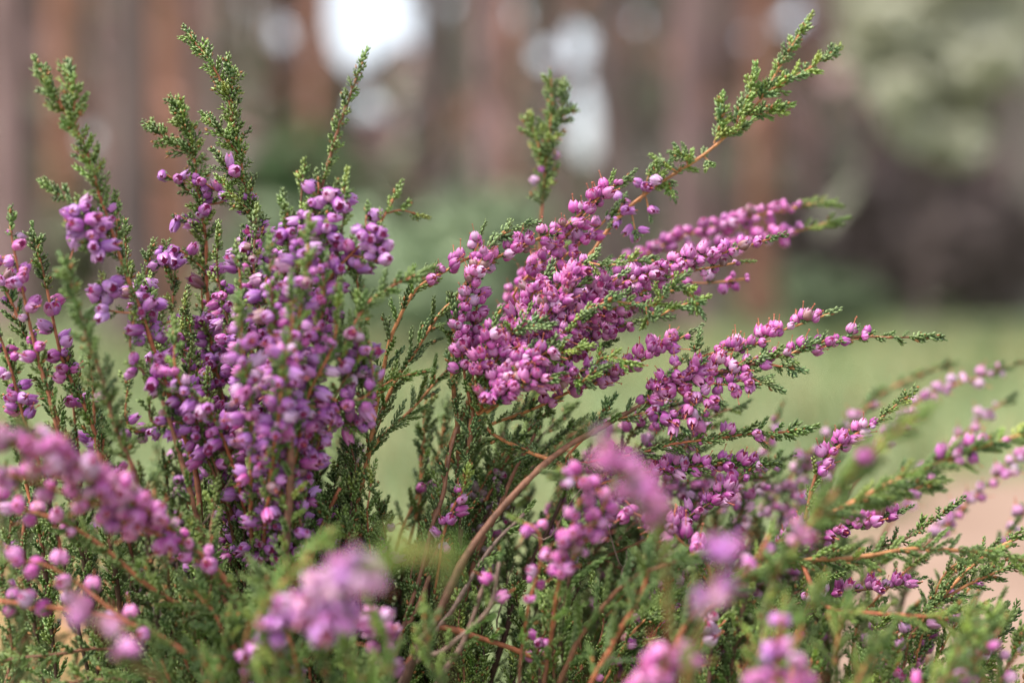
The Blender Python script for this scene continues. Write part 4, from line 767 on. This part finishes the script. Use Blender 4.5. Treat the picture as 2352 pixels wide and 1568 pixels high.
for k in range(10):
    x = U(960, 1420); y = U(1350, 1530); dz = U(-.012, .02)
    spray(fmid, [(x - U(-30, 120), 1720, dz), (x - U(-20, 60), y + 120, dz), (x, y, dz)], (.6, .28), BROWN, lv=[(.1, .98, 2.3, 7)], tip=3, prio=1, lcol=GREEN + LIME)
spray(fmid, [(1020, 1380, -.16), (1050, 1290, -.175), (980, 1265, -.178), (880, 1275, -.18)], (.3, .25), RED, lv=[(.45, .98, 2.2, 7)], tip=2, lcol=LIME)

# ---- soft lilac head
HB = dict(fset='mix', fbias=(.2, .3))
spray(fblob, [(560, 1640, -.06), (600, 1500, -.07), (660, 1405, -.085), (730, 1360, -.105), (800, 1325, -.13), (850, 1305, -.145)], (.6, .35), BROWN, fl=[(.30, .7, 1.2), (.7, 1, 1.2)], lv=[(.1, .8, 3.5, 6)], tip=0, fcol=LILAC[:4] + PALE, fscale=1.2, **HB)
spray(fblob, [(690, 1425, -.09), (740, 1415, -.10), (790, 1390, -.115)], (.4, .3), BROWN, root=False, fl=[(.2, 1, 1.1)], tip=0, fcol=LILAC, fscale=1.4, **HB)
spray(fblob, [(890, 1700, -.04), (885, 1560, -.045), (880, 1470, -.05), (850, 1400, -.055)], (.6, .35), BROWN, fl=[(.35, 1, 1.2)], lv=[(.1, .5, 3.5, 6)], tip=1, fcol=PINK + PALE[2:], fscale=1.15, **HB)
spray(fblob, [(620, 1700, -.04), (600, 1600, -.045), (570, 1530, -.05), (580, 1470, -.055)], (.6, .35), BROWN, fl=[(.35, 1, 1.6)], lv=[(.1, .6, 3, 6)], tip=1, fcol=LILAC, fscale=1.2, **HB)
spray(fblob, [(680, 1700, -.04), (680, 1590, -.04), (650, 1520, -.045)], (.6, .35), BROWN, fl=[(.5, 1, 1.6)], lv=[(.1, .6, 3, 6)], tip=1, fcol=LILAC, fscale=1.2, **HB)
spray(fblob, [(560, 1540, -.07), (600, 1400, -.08), (670, 1310, -.085), (745, 1235, -.09)], (.4, .28), ORANGE, lv=[(.3, 1, 2.0, 6)], tip=2, lcol=LIME)
for k in range(14):
    x = U(380, 980); y = U(1400, 1560); dz = U(-.10, -.03)
    spray(fblob, [(x + U(-60, 60), 1740, dz), (x + U(-30, 30), y + 100, dz), (x, y, dz)], (.6, .3), BROWN, lv=[(.1, .98, 2.3, 7)], tip=3, prio=1, lcol=GREEN + LIME)

# ---- foreground right heads
for pts, f_, c_ in (([(1560, 1680, -.12), (1590, 1500, -.13), (1625, 1370, -.138), (1660, 1265, -.145)], [(.70, .80, 1.2), (.93, 1.02, .9)], LILAC[:4] + PALE), ([(1440, 1720, -.09), (1470, 1610, -.10), (1510, 1550, -.10), (1590, 1505, -.105)], [(.3, 1, 1.3)], PINK),
                    ([(1740, 1740, -.08), (1770, 1600, -.085), (1790, 1500, -.09), (1797, 1405, -.092)], [(.45, 1, 2.4)], PINK + LILAC), ([(1860, 1740, -.09), (1850, 1620, -.10), (1825, 1510, -.105)], [(.35, 1, 1.6)], PINK), ([(1730, 1740, -.10), (1745, 1620, -.105), (1752, 1540, -.11)], [(.6, 1, 2.6)], PINK),
                    ([(1560, 1700, -.03), (1590, 1540, -.03), (1620, 1450, -.03), (1640, 1410, -.03)], [(.75, 1, 1.6)], PALE), ([(1600, 1500, -.05), (1680, 1360, -.055), (1740, 1290, -.06), (1770, 1230, -.06)], [(.55, 1, 2.4)], PALE + PINK),
                    ([(1640, 1380, -.02), (1560, 1240, -.02), (1480, 1190, -.02), (1440, 1170, -.02)], [(.4, 1, 1.6)], PINK)):
    spray(fright, pts, (.6, .35), RED, fl=f_, lv=[(.1, .6, 3.5, 6)], tip=1, fcol=c_, fset='ball', fbias=(.3, .3), lcol=GREEN + LIME, fscale=1.22)
for k in range(9):
    x = U(1640, 2080); y = U(1350, 1540); dz = U(-.09, -.02)
    spray(fright, [(x - U(-20, 120), 1740, dz), (x - U(0, 60), y + 120, dz), (x, y, dz)], (.65, .32), random.choice([BROWN, RED, ORANGE]), lv=[(.1, .98, 2.4, 8)], tip=3, prio=1, lcol=GREEN + LIME)
# ---- corner
for (x, y, dz, f_) in ((2300, 1440, -.06, 3.0), (2200, 1530, -.065, 3.5), (2290, 1385, -.03, 5), (2340, 1500, -.05, 2.4), (2120, 1560, -.05, 3), (2250, 1490, -.06, 4)):
    spray(corner, [(x - 120, 1720, dz), (x - 60, y + 100, dz), (x - 20, y + 30, dz), (x, y, dz)], (.6, .3), BROWN, fl=[(.7, 1, f_)], lv=[(.1, .8, 2.6, 7)], tip=1, fcol=PINK + PALE, fset='mix', fbias=(.3, .4))
for k in range(16):
    x = U(1980, 2400); y = U(1400, 1550); dz = U(-.08, .02)
    spray(corner, [(x - U(60, 220), 1740, dz), (x - U(20, 80), y + 110, dz), (x, y, dz)], (.6, .3), random.choice([BROWN, ORANGE]), fl=[(.5, .9, 6)] if k % 3 == 0 else None, lv=[(.1, .98, 2.3, 7.5)], tip=3, prio=1, lcol=GREEN + LIME, fcol=PINK + PALE, fset='mix')

for p_ in (left, edge, cfor, mid, arch, dens, low, right, back, fmid, fblob, fright, corner): print('plant', len(p_.fl), len(p_.sh)); finish(p_)
